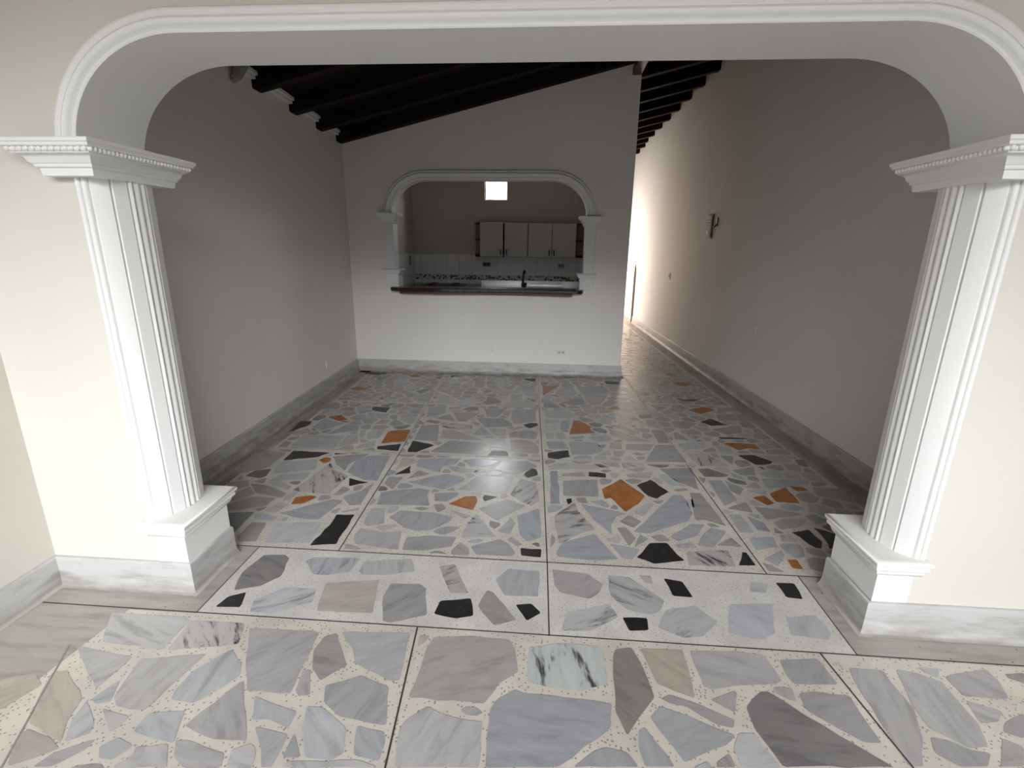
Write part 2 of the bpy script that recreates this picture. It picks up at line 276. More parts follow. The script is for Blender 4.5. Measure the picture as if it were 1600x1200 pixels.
# ------------------------------------------------------------------ floor
STONES = """L -1681,1458 -1423,1440 -1422,1595 -1474,1609 -1775,1607
S -1402,1438 -1149,1490 -1186,1593 -1415,1591
L -1520,1258 -1505,1399 -1761,1431
L -1430,1231 -1392,1200 -1290,1194 -1239,1432 -1466,1390
L -1238,1352 -1243,1271 -1229,1238 -1145,1232 -1058,1346 -1080,1400 -1157,1462
G -1118,1153 -999,1117 -891,1121 -1027,1328 -1039,1324
L -1268,1122 -1111,1095 -1153,1202 -1265,1184
L -1334,1112 -1318,1168 -1432,1188
L -1468,1203 -1428,1215 -1443,1248 -1467,1299 -1500,1219
C -1735,1311 -1697,1234 -1622,1121 -1460,1070 -1505,1136 -1532,1216 -1566,1245 -1690,1321
L -1495,1143 -1450,1071 -1399,1106 -1413,1138 -1511,1212
C -1614,1089 -1575,1021 -1545,990 -1446,1051 -1509,1082 -1600,1101
T -1451,1036 -1473,993 -1414,1000 -1363,1057 -1361,1088
L -1299,1033 -1257,1032 -1230,1078 -1296,1099 -1329,1065
L -1207,1050 -1237,1010 -1077,1022 -1126,1092 -1217,1074
G -1080,1055 -1026,1026 -918,1035 -935,1077 -1065,1107 -1109,1103
C -1762,1155 -1722,1258 -1791,1299 -1894,1270
G -1054,1384 -993,1291 -838,1294 -863,1568 -889,1579 -1153,1571
T -845,1485 -812,1404 -759,1353 -690,1425 -792,1574 -832,1557
G -694,1497 -666,1439 -514,1373 -478,1376 -498,1598 -774,1582
G -708,1270 -635,1223 -472,1205 -509,1349 -622,1386 -732,1334
G -913,1189 -861,1196 -783,1171 -783,1230 -955,1274
G -831,1100 -800,1046 -770,1049 -772,1150 -891,1167
G -752,1079 -698,1083 -754,1156
L -736,1171 -685,1084 -601,1083 -574,1105 -598,1186 -704,1251 -758,1251
L -541,1103 -457,1091 -457,1150 -471,1183 -565,1197
G -825,1305 -806,1286 -769,1294 -815,1395 -842,1390
L -739,1051 -455,1074 -520,1090 -614,1078 -729,1069
T -416,1527 -415,1442 -428,1312 -165,1309 -120,1394 -55,1449 -75,1555 -99,1598 -243,1606 -399,1586
L -413,1228 -425,1196 -405,1076 -154,1096 -161,1243 -269,1253 -354,1284
G -123,1327 -141,1287 -135,1097 83,1117 256,1255 271,1344 62,1360 -27,1360 -64,1373
Y -21,1492 -20,1408 62,1391 167,1384 267,1421 267,1558 253,1592 89,1597 28,1576 -19,1569
G 602,1544 608,1438 636,1430 719,1452 876,1476 899,1489 884,1603 782,1614 603,1599
L -847,1966 -825,1939 -718,1944 -581,1984 -623,2081 -846,2041
L 631,1217 636,1159 756,1168 716,1274 666,1270
D 302,1549 291,1461 280,1316 306,1233 354,1299 423,1382 406,1510 378,1599 316,1584
C 432,1501 442,1440 562,1388 574,1512 575,1603 412,1595
T 473,1361 523,1355 602,1296 656,1287 670,1315 565,1368 477,1396 442,1378
T 682,1344 715,1421 712,1431 614,1387
G 436,1348 392,1302 467,1160 615,1228 654,1261 579,1290 514,1321
G 336,1198 344,1139 433,1146 421,1176 368,1266 346,1253
G 129,1120 325,1136 297,1178 232,1189 195,1174
D 727,1367 725,1288 748,1218 761,1171 1095,1197 1026,1257 914,1353 828,1438 800,1433
T 928,1373 1054,1272 1109,1272 1109,1443 992,1451 934,1438
G 927,1519 935,1478 1095,1489 1082,1602 932,1583
T 560,1154 618,1159 613,1200 564,1168
G 1164,1516 1150,1345 1143,1203 1186,1206 1249,1296 1299,1408 1293,1516 1298,1566 1176,1568
G 1304,1428 1299,1339 1377,1277 1441,1290 1475,1371 1480,1531 1415,1564 1350,1576
G 1512,1475 1662,1477 1692,1554 1689,1604 1507,1555
L 1484,1372 1548,1381 1594,1423 1504,1459
D 1739,1569 1776,1550 1818,1598 1741,1586
G 1254,1255 1299,1215 1385,1222 1428,1265 1374,1272 1332,1298 1280,1307
T 1532,1344 1579,1326 1660,1419 1565,1378
T 1425,1225 1495,1231 1551,1295 1509,1321
D -1391,1902 -1354,1783 -1251,1822 -1195,1894 -1225,2030 -1258,2055 -1364,2045
b -1354,1742 -1369,1676 -1265,1683 -1266,1700 -1292,1776
M -1057,1923 -991,1920 -890,1954 -875,2061 -1106,2049 -1137,2019
M -1205,1658 -1108,1660 -971,1739 -990,1825 -1135,1821 -1229,1732
C -927,1688 -686,1695 -729,1910 -967,1866
T -677,1799 -630,1656 -598,1648 -456,1704 -498,1869 -534,1898 -668,1890
b -428,1714 -331,1695 -260,1717 -286,1822 -418,1795
S -438,1956 -384,1847 -301,1854 -401,2056 -471,2032
T -249,1777 -167,1669 -78,1709 -193,1871 -220,1881
b -34,1707 25,1758 -18,1811 -86,1798
g -191,1960 -139,1853 12,1858 14,2038 -137,2043
T 85,1939 110,1893 238,1862 282,1900 311,1970 247,2036 76,2057
M 334,1897 397,1807 496,1788 536,1812 571,1880 442,2028 340,2036
M 109,1663 227,1673 351,1762 341,1795 321,1836 137,1771
b 615,1915 703,1912 683,2019 601,2035
b 385,1686 464,1696 472,1765 368,1760
M 505,1715 595,1667 677,1680 765,1770 696,1861 562,1821
L 507,1995 543,1990 544,2049 487,2049
b 1124,1949 1192,1941 1206,2051 1120,2049
L 977,1974 1045,1972 1083,2037 1005,2047
g 785,1708 907,1682 977,1724 1044,1899 855,1883
g 1035,1717 1178,1705 1207,1743 1196,1844 1065,1819
C -1002,3063 -873,3199 -926,3265 -1008,3269
b -985,2986 -884,3020 -911,3138
G -870,3131 -683,3050 -689,3148 -601,3202 -578,3299 -883,3257
G -488,3168 -364,3191 -295,3279 -497,3295 -562,3265
G -320,3139 -163,3068 -16,3213 -87,3299 -274,3269
S -599,3080 -537,3054 -354,3097 -542,3140 -646,3152
T -884,2934 -743,3023 -840,3068
b -105,3064 -77,3025 -9,3073 -25,3168 -54,3176 -99,3106
T -1009,2848 -935,2783 -913,2956 -1012,2956
G -610,2810 -494,2935 -508,2994 -637,3034 -876,2889
G -467,2908 -524,2818 -250,2798 -201,2830 -170,3037 -428,3012
S -180,2778 -73,2677 -39,2656 5,2726 -21,2960 -123,3010
G -970,2586 -650,2599 -697,2730 -695,2793 -770,2813 -995,2737
G -634,2658 -562,2657 -503,2748 -509,2783 -655,2751
o -383,2573 -373,2682 -390,2741 -457,2735 -545,2633
b -347,2727 -331,2681 -254,2745 -341,2763
T -585,2527 -546,2577 -578,2630 -633,2617
S -424,2474 -381,2507 -523,2563
G -231,2469 -80,2652 -193,2725 -357,2594
L -976,2373 -944,2348 -859,2384 -909,2551 -987,2536
G -738,2353 -662,2326 -590,2339 -502,2431 -489,2490 -650,2528 -812,2529 -852,2450
S -219,2304 -357,2532 -395,2440 -408,2287
G -221,2359 -148,2339 -126,2450 -157,2513
G -97,2344 -57,2277 21,2328 6,2628 -122,2531
G -948,2179 -711,2146 -740,2319 -842,2297 -974,2325 -983,2251
G -690,2148 -575,2152 -443,2200 -434,2288 -578,2288 -698,2264
G -307,2141 -128,2145 -109,2176 -149,2250 -203,2289 -345,2208
G -105,2229 -78,2250 -140,2320 -159,2287
D 12,2234 11,2270 -7,2275 -32,2260
b -80,2155 20,2147 22,2217 -87,2219
L 71,3170 506,3225 421,3270 123,3282 59,3222
D 440,3240 494,3251 435,3299 382,3288
G 72,2689 131,2694 126,3150 76,3145
T 152,3070 309,3080 309,3150 153,3115
b 337,3088 453,3077 457,3144 343,3158
L 488,3085 519,3076 557,3153 492,3160
G 153,2797 374,2807 392,3045 160,3006
L 608,3097 748,3098 791,3201 594,3144
o 410,2780 452,2800 484,2708 516,2636 609,2738 668,2844 550,3067 405,2909
b 688,2846 736,2814 833,2913 750,3079 642,2983
b 179,2689 205,2721 202,2770 170,2757
T 914,3078 1035,2953 1079,3294 847,3258
L 864,3004 967,3002 864,3183 811,3140
T 894,2918 968,2947 951,2978 865,2944
S 417,2673 430,2703 399,2768 313,2741
S 115,2273 254,2399 318,2429 233,2628 220,2732 90,2543
G 318,2529 404,2382 413,2487 452,2576 523,2618 257,2706
L 565,2622 612,2599 707,2748 682,2765 579,2678
T 534,2465 591,2536 529,2601 463,2525
G 603,2415 857,2561 911,2653 911,2867 853,2872 527,2424
T 906,2574 955,2587 1061,2529 1033,2910 964,2914
L 907,2708 942,2731 960,2831 912,2816
T 479,2284 529,2362 490,2469 440,2456
G 507,2279 597,2361 558,2403
T 639,2342 714,2356 676,2414 610,2385
G 751,2352 869,2416 944,2535 869,2536 719,2394
G 847,2324 920,2309 1044,2478 965,2503 882,2401
G 108,2162 283,2144 408,2168 313,2381 137,2290 97,2187
G 430,2177 476,2167 532,2261 385,2297
b 581,2144 739,2184 700,2282 687,2332 594,2323 503,2190
L 734,2288 832,2301 826,2351 718,2320
T 1074,2330 1048,2416 944,2333
S 749,2146 980,2160 988,2294 768,2260
b 997,2168 1082,2175 1076,2281 1057,2283
S 1148,3335 1366,3341 1265,3560 1112,3561
T 1395,3388 1458,3531 1359,3537
b 1564,3390 1677,3415 1716,3463 1625,3572 1499,3557
b 1600,3302 1600,3358 1569,3355
D 1130,3155 1271,3168 1310,3198 1197,3297 1119,3275
G 1132,2762 1239,2845 1230,3113 1137,3104
G 1235,2968 1276,2903 1334,3001 1253,3115
G 1446,3011 1453,3109 1354,3026
G 1388,3206 1495,3216 1540,3358 1358,3284
o 1397,2792 1451,2822 1431,2922 1343,2888
o 1471,2845 1610,2837 1621,3051 1472,2944
o 1666,2997 1750,3016 1735,3062 1649,3066
T 1273,2695 1279,2827 1132,2731
G 1316,2622 1459,2664 1565,2702 1439,2749 1306,2768
G 1116,2472 1192,2478 1189,2667 1118,2661
G 1222,2507 1287,2487 1290,2583 1222,2651
G 1356,2519 1489,2566 1556,2644 1420,2641 1340,2588
b 1458,2358 1485,2352 1524,2418 1512,2536 1401,2497
b 1551,2444 1526,2356 1598,2362 1649,2494 1548,2562
S 1302,2398 1394,2406 1380,2470 1323,2465
G 1141,2307 1262,2348 1278,2444 1140,2416
G 1187,2176 1264,2274 1267,2318 1146,2235
o 1253,2168 1303,2164 1308,2242 1260,2238
G 1338,2169 1434,2138 1495,2251 1406,2272 1363,2254
G 1491,3015 1793,3104 1826,3170 1509,3165
T 1769,2949 2017,2843 2130,2961 1989,3062 1797,3068
D 1878,3420 1931,3382 1968,3518 1897,3511
T -2076,2863 -1889,3021 -1889,3265 -2116,3316
b -1849,3138 -1630,3216 -1570,3302 -1863,3311
b -1524,3273 -1424,3304 -1535,3300
o -1537,3118 -1506,3154 -1520,3209 -1574,3222 -1598,3167
T -1439,3106 -1340,3012 -1358,3114 -1271,3314 -1522,3236
G -1319,2994 -1165,2893 -1069,2892 -1108,3295 -1259,3280 -1327,3205
L -1805,2927 -1644,2973 -1549,3022 -1612,3177 -1863,3108
P -1855,2850 -1831,2886 -1856,2997 -1948,2964 -1971,2873
L -1659,2846 -1551,2856 -1561,2971 -1748,2913 -1782,2815
S -1310,2685 -1283,2938 -1418,3015 -1492,3123 -1560,2704
L -1588,2710 -1589,2762 -1704,2832 -1773,2798
b -1225,2796 -1119,2860 -1268,2911
T -1232,2676 -1198,2755 -1264,2792 -1280,2671
T -1129,2559 -1067,2572 -1081,2863 -1127,2744 -1207,2654
o -1412,2556 -1365,2639 -1412,2656 -1496,2627 -1482,2542
G -1337,2389 -1241,2391 -1188,2608 -1259,2625 -1499,2437
T -1776,2658 -1577,2611 -1575,2669 -1761,2763 -1869,2771
T -1811,2430 -1710,2468 -1619,2514 -1608,2608 -1764,2610 -1859,2492
T -1865,2537 -1767,2642 -1857,2736 -1912,2596
T -1944,2659 -1862,2745 -1917,2821 -2035,2773
L -1521,2435 -1492,2541 -1556,2558 -1595,2457
D -1728,2280 -1633,2201 -1646,2438 -1827,2407
L -1602,2365 -1481,2349 -1484,2396 -1612,2434 -1629,2411
T -1564,2147 -1471,2156 -1516,2332 -1597,2331 -1599,2192
L -1425,2148 -1187,2169 -1208,2367 -1456,2331
b -1044,2170 -1059,2460 -1163,2453 -1154,2345 -1176,2145
G -1142,2477 -1054,2506 -1060,2543 -1148,2490
b -2002,3834 -2017,3955 -2121,3944 -2093,3682
C -1986,3611 -1907,3701 -1975,3779 -2060,3658
o -1787,3978 -1721,4017 -1837,4152 -1928,4076
b -1603,4306 -1444,4245 -1454,4405 -1632,4405
G -1569,4097 -1387,4084 -1406,4215 -1604,4228
o -1255,3518 -1078,3574 -1101,3840 -1228,3813 -1275,3766
b -1244,3400 -1075,3382 -1094,3527 -1263,3457
G -1827,3751 -1711,3925 -1785,3948 -1939,4026 -1949,3811
G -1533,3767 -1565,3880 -1689,3897 -1766,3661
L -1913,3392 -1574,3379 -1600,3651 -1774,3633 -1928,3617 -1934,3414
L -1566,3403 -1437,3513 -1503,3687 -1580,3653
L -1398,3592 -1301,3628 -1313,3818 -1434,3749
L -1464,3612 -1436,3614 -1463,3774 -1518,3783
L -1411,3395 -1282,3455 -1313,3575 -1410,3466
b -1969,5584 -1884,5712 -2153,5728 -2172,5636
o -1967,4914 -1856,5011 -2035,5096 -2093,4984
D -1273,4879 -1180,5125 -1288,5075 -1349,4974
G -1127,4614 -1146,4974 -1310,4801 -1292,4636
T -1849,4636 -1779,4792 -1901,4845 -1936,4668
o -1545,5536 -1428,5590 -1539,5681 -1610,5614
D -1947,4477 -1909,4489 -1945,4564 -1977,4521
C -1616,4463 -1535,4510 -1613,4561 -1687,4494
T -1480,4731 -1415,4768 -1507,4866 -1532,4798
T -1921,4300 -1977,4463 -2059,4512 -2100,4281
T -1045,4153 -897,4276 -924,4504 -1084,4457
T -889,4418 -786,4415 -770,4490 -892,4462
D -594,4398 -614,4516 -715,4496 -756,4404
T -737,4082 -669,4089 -572,4338 -822,4311
T -758,4080 -850,4267 -957,4136
D -910,4002 -879,4055 -1003,4105 -1030,4039
S -806,3905 -633,3865 -586,3881 -597,4010 -779,4028 -864,3946
T -1016,3621 -823,3599 -888,3980 -1035,3952
C -811,3672 -695,3663 -452,3657 -575,3749 -750,3876 -829,3856
b -932,3374 -826,3524 -1022,3600 -1002,3375
T -822,3389 -461,3379 -383,3488 -431,3609 -728,3629 -826,3407
G -402,3767 -519,3994 -562,3772
T -480,3950 -243,4010 -256,4082 -343,4200 -588,4187
T -495,4224 -399,4234 -338,4477 -550,4455
T -352,4306 -303,4257 -281,4454 -359,4389
T -273,4207 -238,4059 -45,4154 -52,4493 -272,4455
b -99,3973 -26,4045 -31,4105 -87,4112 -153,4056
T -149,3973 -176,4017 -268,3891
L -370,3770 -283,3779 -301,3945 -452,3930
T -256,3739 -36,3730 -23,3860 -90,3932 -265,3858
G -255,3510 -301,3703 -341,3710 -385,3544
b -233,3375 -258,3463 -369,3461 -391,3363
T -222,3466 -9,3433 -11,3582 -106,3702 -242,3699
C -395,3632 -371,3696 -418,3702 -427,3639
b -1052,5622 -923,5684 -1097,5677 -1089,5573
b -128,5509 -78,5502 -75,5660 -246,5626
D -537,4582 -410,4652 -406,4717 -508,4848 -566,4832 -559,4732 -601,4632
L -1055,4582 -866,4603 -898,4778 -1067,4915
o -618,5009 -542,5028 -546,5113 -644,5053
D -86,4735 -57,4738 -58,4804 -164,4876
T -200,4889 -204,4976 -261,4987
D -646,5611 -607,5629 -612,5674 -656,5646
T -286,5150 -137,5092 -74,5062 -80,5349 -253,5329
L -820,4561 -648,4626 -709,4782 -859,4667
L -334,4537 -100,4562 -65,4690 -302,4761 -381,4655
o 16,4942 36,5014 198,5354 3,5352
b 741,5497 882,5493 906,5621 722,5622
D 679,5429 719,5495 637,5556
T 267,4935 385,5071 348,5331 218,5297 129,5042
T 436,5059 716,5108 737,5202 687,5409 380,5335
T 453,4757 486,4697 582,4707 711,5071 443,5024
D 313,4663 449,4709 423,4884 335,4891 191,4728
D 23,4556 187,4573 143,4691 23,4678
D 229,4563 252,4565 220,4715 162,4693
o 771,4577 741,4694 633,4577
T 613,4649 701,4674 788,4825 698,4881 596,4709
T 813,4552 1021,4589 1005,4801 930,4808 822,4672
D 909,4327 1027,4353 1027,4461 907,4434
o 459,3917 422,4004 440,4065 350,4216 294,4223 239,3861
G 162,3966 245,3997 255,4219 181,4186
L 38,4108 162,4134 164,4210 34,4222
L 55,3920 150,3964 152,4059 34,4059
L 47,3745 109,3751 111,3892 39,3885
L 133,3743 219,3773 192,3901 128,3894
G 69,3539 225,3554 182,3697 47,3683
b 60,3366 132,3351 226,3400 217,3443 217,3525 60,3464
T 733,4375 777,4491 627,4447 661,4368
T 672,4187 817,4189 827,4253 720,4347 650,4209
T 931,4127 908,4275 862,4257
b 813,4091 832,4134 781,4124
T 655,4063 821,3931 840,3967 693,4152 594,4105
T 595,3854 720,3751 900,3769 688,3951 577,4032
T 940,4128 1031,4090 1025,4300 943,4278
T 948,3743 1041,3753 1043,4033 948,4046
G 242,3445 387,3460 490,3543 448,3713 224,3691
T 486,3580 527,3671 449,3654
T 534,3604 635,3585 646,3713 562,3715
S 541,3457 529,3565 437,3456
T 557,3441 613,3438 657,3559 564,3550
T 663,3579 846,3578 903,3709 681,3697
G 769,3367 1078,3389 1054,3714 916,3700
T 748,3477 811,3510 737,3539 694,3499
G 242,3754 353,3787 358,3851 236,3796
L 455,3714 592,3769 553,3893 386,3811
G 38,4275 256,4245 313,4331 267,4479 38,4469
o 1572,5513 1634,5495 1757,5622 1645,5688 1507,5635
b 1446,4928 1537,4909 1681,5029 1482,4974 1382,5013
o 1505,4517 1691,4663 1599,4754 1414,4633
b 1505,4201 1658,4238 1557,4397 1434,4293
b 1483,3886 1660,3896 1736,3930 1474,3931
o 1543,3655 1625,3704 1725,3690 1718,3799 1505,3808 1474,3775
D 1577,6375 1620,6427 1376,6418
D 1565,5995 1673,6080 1610,6122 1500,6030
T 1120,4547 1238,4689 1077,4787
T 1174,4127 1268,4093 1392,4241 1301,4295 1170,4282
T 1706,4620 1937,4634 1936,4756 1740,4743
T 1103,3840 1217,3818 1155,4009 1126,3992
S 1258,3843 1352,3932 1218,3946
L 1112,3617 1292,3671 1321,3797 1099,3750
T 1615,4344 1937,4378 1909,4560 1649,4515
T 1569,3995 1719,4052 1766,4234 1478,4114
T 1375,3728 1431,3758 1428,3834 1380,3803
G -1874,2133 -1808,2133 -1798,2234 -1903,2279 -1958,2240
L -1983,2443 -1976,2252 -1913,2296 -1900,2361 -1952,2436
L -1987,2572 -1983,2463 -1948,2455 -1883,2500 -1898,2558 -1933,2584 -1956,2589
L -1200,2499 -1204,2467 -1161,2472 -1171,2533
L -1542,2686 -1553,2671 -1564,2621 -1547,2571 -1514,2604 -1508,2684
T -1788,2133 -1702,2133 -1661,2195 -1679,2220 -1709,2240 -1748,2251 -1777,2235
D -1569,2783 -1556,2816 -1577,2838 -1610,2834 -1633,2813 -1611,2792
T -1791,2789 -1812,2857 -1872,2814 -1847,2791 -1812,2781
T -1678,2133 -1578,2133 -1608,2179 -1645,2184
D -1881,2355 -1893,2296 -1789,2251 -1775,2264 -1779,2312 -1795,2343 -1822,2366
L -1423,2395 -1455,2409 -1470,2388 -1460,2352 -1412,2362
T -1879,3327 -1982,3327 -1970,3309 -1939,3290 -1903,3291 -1879,3303
L -1583,3248 -1558,3230 -1530,3253 -1554,3290 -1578,3267
T -1339,3327 -1414,3327 -1406,3297 -1385,3294 -1356,3306
T -1972,2133 -1900,2133 -1975,2229
G -1901,2463 -1932,2442 -1886,2375 -1828,2428 -1854,2457
T -1275,2637 -1297,2667 -1326,2671 -1352,2662 -1344,2598 -1322,2601 -1291,2618
T -1193,2793 -1175,2737 -1153,2742 -1137,2756 -1131,2789 -1142,2822 -1173,2811
T -1102,3327 -1196,3327 -1177,3312 -1141,3305
T -1998,2878 -1995,2808 -1969,2816 -1951,2829
T -1612,2497 -1643,2486 -1659,2464 -1627,2446 -1603,2476
L -1991,2686 -1988,2594 -1961,2609 -1960,2645 -1975,2676
T -489,2389 -529,2374 -559,2351 -573,2328 -529,2302 -497,2308 -461,2336 -427,2384
G -1039,3063 -1034,2967 -1014,2972 -992,3003 -986,3037
D -271,2466 -275,2440 -265,2407 -239,2384 -213,2417 -212,2445
T -433,2133 -341,2133 -350,2190 -404,2244 -440,2164
T -315,3327 -414,3327 -392,3306 -362,3299 -327,3314
S -430,3131 -397,3123 -357,3136 -378,3165 -414,3168 -446,3151
D -1027,2819 -1023,2754 -996,2753 -967,2764 -969,2788 -994,2816
T -991,2133 -900,2133 -928,2156 -993,2176
T -660,3327 -769,3327 -750,3305 -715,3294 -683,3304
G 11,2989 9,3056 -28,3042 -48,3011 -51,2993 -27,2981
T 3,3294 2,3327 -101,3327 -54,3297
L -799,2384 -867,2365 -892,2343 -850,2312 -832,2314 -800,2335 -780,2365
T -551,2133 -453,2133 -488,2156 -522,2157
T -529,3158 -529,3192 -545,3218 -574,3231 -585,3212 -586,3165
L -354,2777 -386,2794 -420,2789 -441,2772 -410,2756 -359,2759
T -789,3327 -911,3327 -911,3290 -864,3276 -828,3280 -794,3296
T -315,3115 -363,3064 -313,3037 -281,3047 -249,3082 -272,3100
T -241,2785 -236,2720 -211,2728 -186,2760 -215,2799
G -1018,2661 -1013,2563 -989,2613 -999,2645
G -875,2795 -839,2807 -811,2830 -842,2861 -875,2873 -906,2870 -913,2827 -905,2795
L -1048,3243 -1043,3129 -1021,3170 -1022,3203
L -883,2569 -887,2529 -874,2495 -845,2501 -828,2531 -831,2574 -863,2575
T -738,2565 -705,2543 -674,2545 -645,2566 -671,2580 -703,2582
T -663,3103 -671,3062 -662,3044 -610,3058 -615,3079 -639,3106
L -476,3052 -511,3043 -475,2978 -444,3011 -443,3048
L -532,2796 -553,2845 -580,2820 -590,2798
G -682,2783 -675,2759 -639,2776 -629,2791 -668,2812
T -931,3327 -1053,3327 -1051,3298 -998,3283 -963,3287 -931,3303
L -372,2247 -340,2238 -307,2245 -284,2271 -309,2282 -342,2274
L 147,2662 131,2674 82,2677 56,2656 58,2583 103,2602 130,2627
T 236,2737 272,2716 299,2716 294,2787 257,2786 231,2776
G 466,3158 509,3197 482,3207 449,3201 424,3180
T 118,3327 38,3327 39,3258 69,3264 103,3283
G 754,3274 607,3228 620,3215 666,3189 699,3188 727,3210
S 752,3327 591,3327 595,3246 751,3294
T 376,3327 224,3327 239,3312 275,3292 311,3290 348,3304
D 935,3327 786,3327 772,3314 845,3276 881,3278 915,3297
T 613,2998 644,3009 674,3031 690,3055 673,3071 640,3083 608,3077 576,3053 591,3022
L 769,3092 776,3058 799,3031 818,3021 825,3060 813,3091 781,3117
L 433,2303 449,2351 438,2385 365,2328 391,2312
G 571,3327 450,3327 468,3291 503,3265 575,3252
G 417,3061 406,3038 406,3002 420,2969 454,2985 478,3013 492,3050 438,3064
G 96,2295 94,2329 76,2364 67,2238 82,2257
G 726,2750 764,2772 774,2805 700,2782
T 1023,2513 1014,2534 989,2552 960,2551 960,2528 976,2514
G 1045,3306 1045,3327 961,3327 981,3311 1020,3300
T 479,2688 460,2715 432,2679 438,2662 474,2656
T -1184,3963 -1284,4065 -1320,4048 -1332,3941 -1276,3899
T -1322,4069 -1290,4084 -1315,4188 -1352,4207 -1372,4181 -1382,4143 -1370,4109
T -1554,3930 -1609,4013 -1659,4005 -1678,3928 -1642,3907 -1607,3902 -1571,3911
T -1797,4509 -1870,4457 -1858,4390 -1782,4379 -1748,4447
T -1134,4233 -1142,4404 -1218,4391 -1252,4329 -1218,4255
L -1973,4140 -1927,4112 -1907,4118 -1871,4142 -1856,4230 -1947,4280
T -1358,4532 -1406,4532 -1452,4438 -1422,4376 -1395,4364 -1333,4467
T -1143,4424 -1149,4532 -1336,4532 -1314,4472 -1223,4411
G -1621,4171 -1682,4172 -1734,4079 -1665,4025 -1609,4033 -1586,4062 -1585,4096 -1596,4135
D -1957,4107 -1986,4124 -2040,4110 -2035,3976 -1983,3978 -1971,3992 -1940,4063
T -1836,4229 -1838,4194 -1821,4156 -1794,4129 -1753,4112 -1700,4182 -1749,4263
L -1120,3970 -1130,4154 -1268,4088 -1164,3972
T -1550,4076 -1592,4023 -1536,3939 -1473,3939 -1460,4064 -1486,4074 -1523,4079
L -1593,3701 -1547,3688 -1516,3697 -1518,3730 -1537,3747 -1562,3736
T -1341,4224 -1308,4206 -1238,4250 -1269,4317 -1333,4301
T -1287,3882 -1345,3926 -1437,3906 -1429,3804 -1404,3802 -1360,3810 -1324,3830
T -1538,3373 -1428,3373 -1426,3413 -1458,3454 -1482,3455 -1509,3428 -1530,3393
D -1118,3936 -1165,3952 -1267,3881 -1247,3854 -1205,3834 -1173,3841 -1143,3875
T -1898,4276 -1845,4247 -1761,4280 -1785,4359 -1863,4371 -1912,4327
L -1806,4532 -1911,4532 -1894,4499 -1864,4486
T -2014,3373 -1950,3373 -1950,3435 -1959,3472 -2018,3493
T -1878,3728 -1902,3773 -1939,3782 -1932,3750 -1906,3731
G -1729,4268 -1682,4192 -1663,4192 -1585,4269 -1642,4319
T -1674,4532 -1786,4532 -1756,4489 -1688,4511
D -1428,4532 -1485,4532 -1547,4479 -1567,4436 -1513,4420 -1482,4423
T -1804,3756 -1831,3716 -1798,3675 -1764,3713 -1759,3747 -1768,3779
G -1361,4229 -1353,4305 -1393,4344 -1427,4308 -1432,4275 -1420,4242
G -1358,3552 -1437,3595 -1443,3573 -1431,3542 -1402,3514 -1373,3530
T -1468,3919 -1522,3919 -1538,3893 -1543,3851 -1523,3817 -1495,3800 -1450,3813
T -2021,3569 -2019,3514 -1992,3505 -1959,3532 -1943,3565 -1949,3596
L -1730,4438 -1766,4367 -1741,4284 -1636,4345 -1646,4398 -1670,4438
T -1902,4363 -1877,4385 -1889,4453 -1933,4465 -1946,4424 -1936,4391
G -2045,4271 -2041,4131 -1993,4143 -1972,4264 -2020,4273
T -1352,3945 -1340,4047 -1425,4067 -1454,3933
D -1691,3960 -1686,3982 -1745,3988 -1770,3964 -1741,3948
T -1131,4176 -1132,4212 -1223,4236 -1295,4190 -1270,4109
G -1319,4451 -1377,4356 -1339,4320 -1270,4338 -1238,4397
G -1352,3373 -1248,3373 -1270,3414 -1293,3432 -1334,3409
T -1814,3663 -1858,3717 -1885,3702 -1909,3675 -1916,3654 -1882,3638 -1846,3641
T -1090,4087 -1085,3981 -1034,3969 -1016,3973 -1016,3997
T -581,4090 -632,4070 -550,3986 -538,4001 -538,4039 -552,4068
T -937,4532 -1022,4532 -1016,4508 -982,4502 -951,4515
L -13,3900 -16,4030 -40,4009 -49,3968 -41,3914
L -857,4045 -883,4022 -888,4001 -857,3976 -826,4006 -813,4052
T -217,3373 -85,3373 -94,3427 -130,3437 -170,3436 -212,3424
G -1063,3565 -1059,3486 -1031,3522 -1035,3554
T -552,4300 -580,4272 -593,4240 -593,4217 -574,4206 -526,4209 -516,4252 -532,4287
T -1069,3684 -1068,3656 -1058,3635 -1040,3639 -1033,3672 -1045,3705
G -854,3576 -836,3546 -792,3525 -777,3562 -780,3592
T -411,4532 -513,4532 -517,4490 -489,4480 -452,4480 -416,4495
L -566,3834 -604,3853 -662,3845 -648,3819 -616,3803 -573,3805
L -832,4334 -795,4329 -759,4337 -741,4348 -771,4396 -800,4401 -835,4390 -874,4362
T -206,4532 -230,4532 -272,4504 -269,4484 -230,4478 -196,4485 -164,4506
T -713,4532 -820,4532 -795,4504 -726,4509
T -1100,4272 -1093,4148 -1072,4187 -1068,4222 -1080,4255
T -486,3716 -394,3719 -373,3734 -409,3753 -441,3750
T -1062,3955 -1084,3960 -1079,3869 -1058,3871 -1049,3890 -1048,3925
L -981,4151 -948,4168 -934,4199 -956,4206 -982,4185
T -909,3373 -836,3373 -839,3396 -846,3413 -874,3410 -903,3392
T -279,3933 -254,3940 -231,3966 -229,3991 -275,3985 -294,3969
T -29,4512 -30,4532 -106,4532 -71,4507
T -533,4532 -603,4532 -590,4497 -555,4470 -538,4478
T -384,4225 -356,4213 -304,4227 -320,4254 -352,4277 -382,4243
L -5,3611 -8,3720 -31,3715 -40,3682 -36,3638
L -65,3373 1,3373 0,3413 -25,3421 -63,3411
T -720,4364 -704,4350 -668,4341 -636,4353 -622,4367 -665,4387 -698,4380
G -1053,3373 -1020,3373 -1025,3412 -1049,3437 -1056,3418
T -387,4532 -393,4514 -356,4491 -291,4498 -309,4515
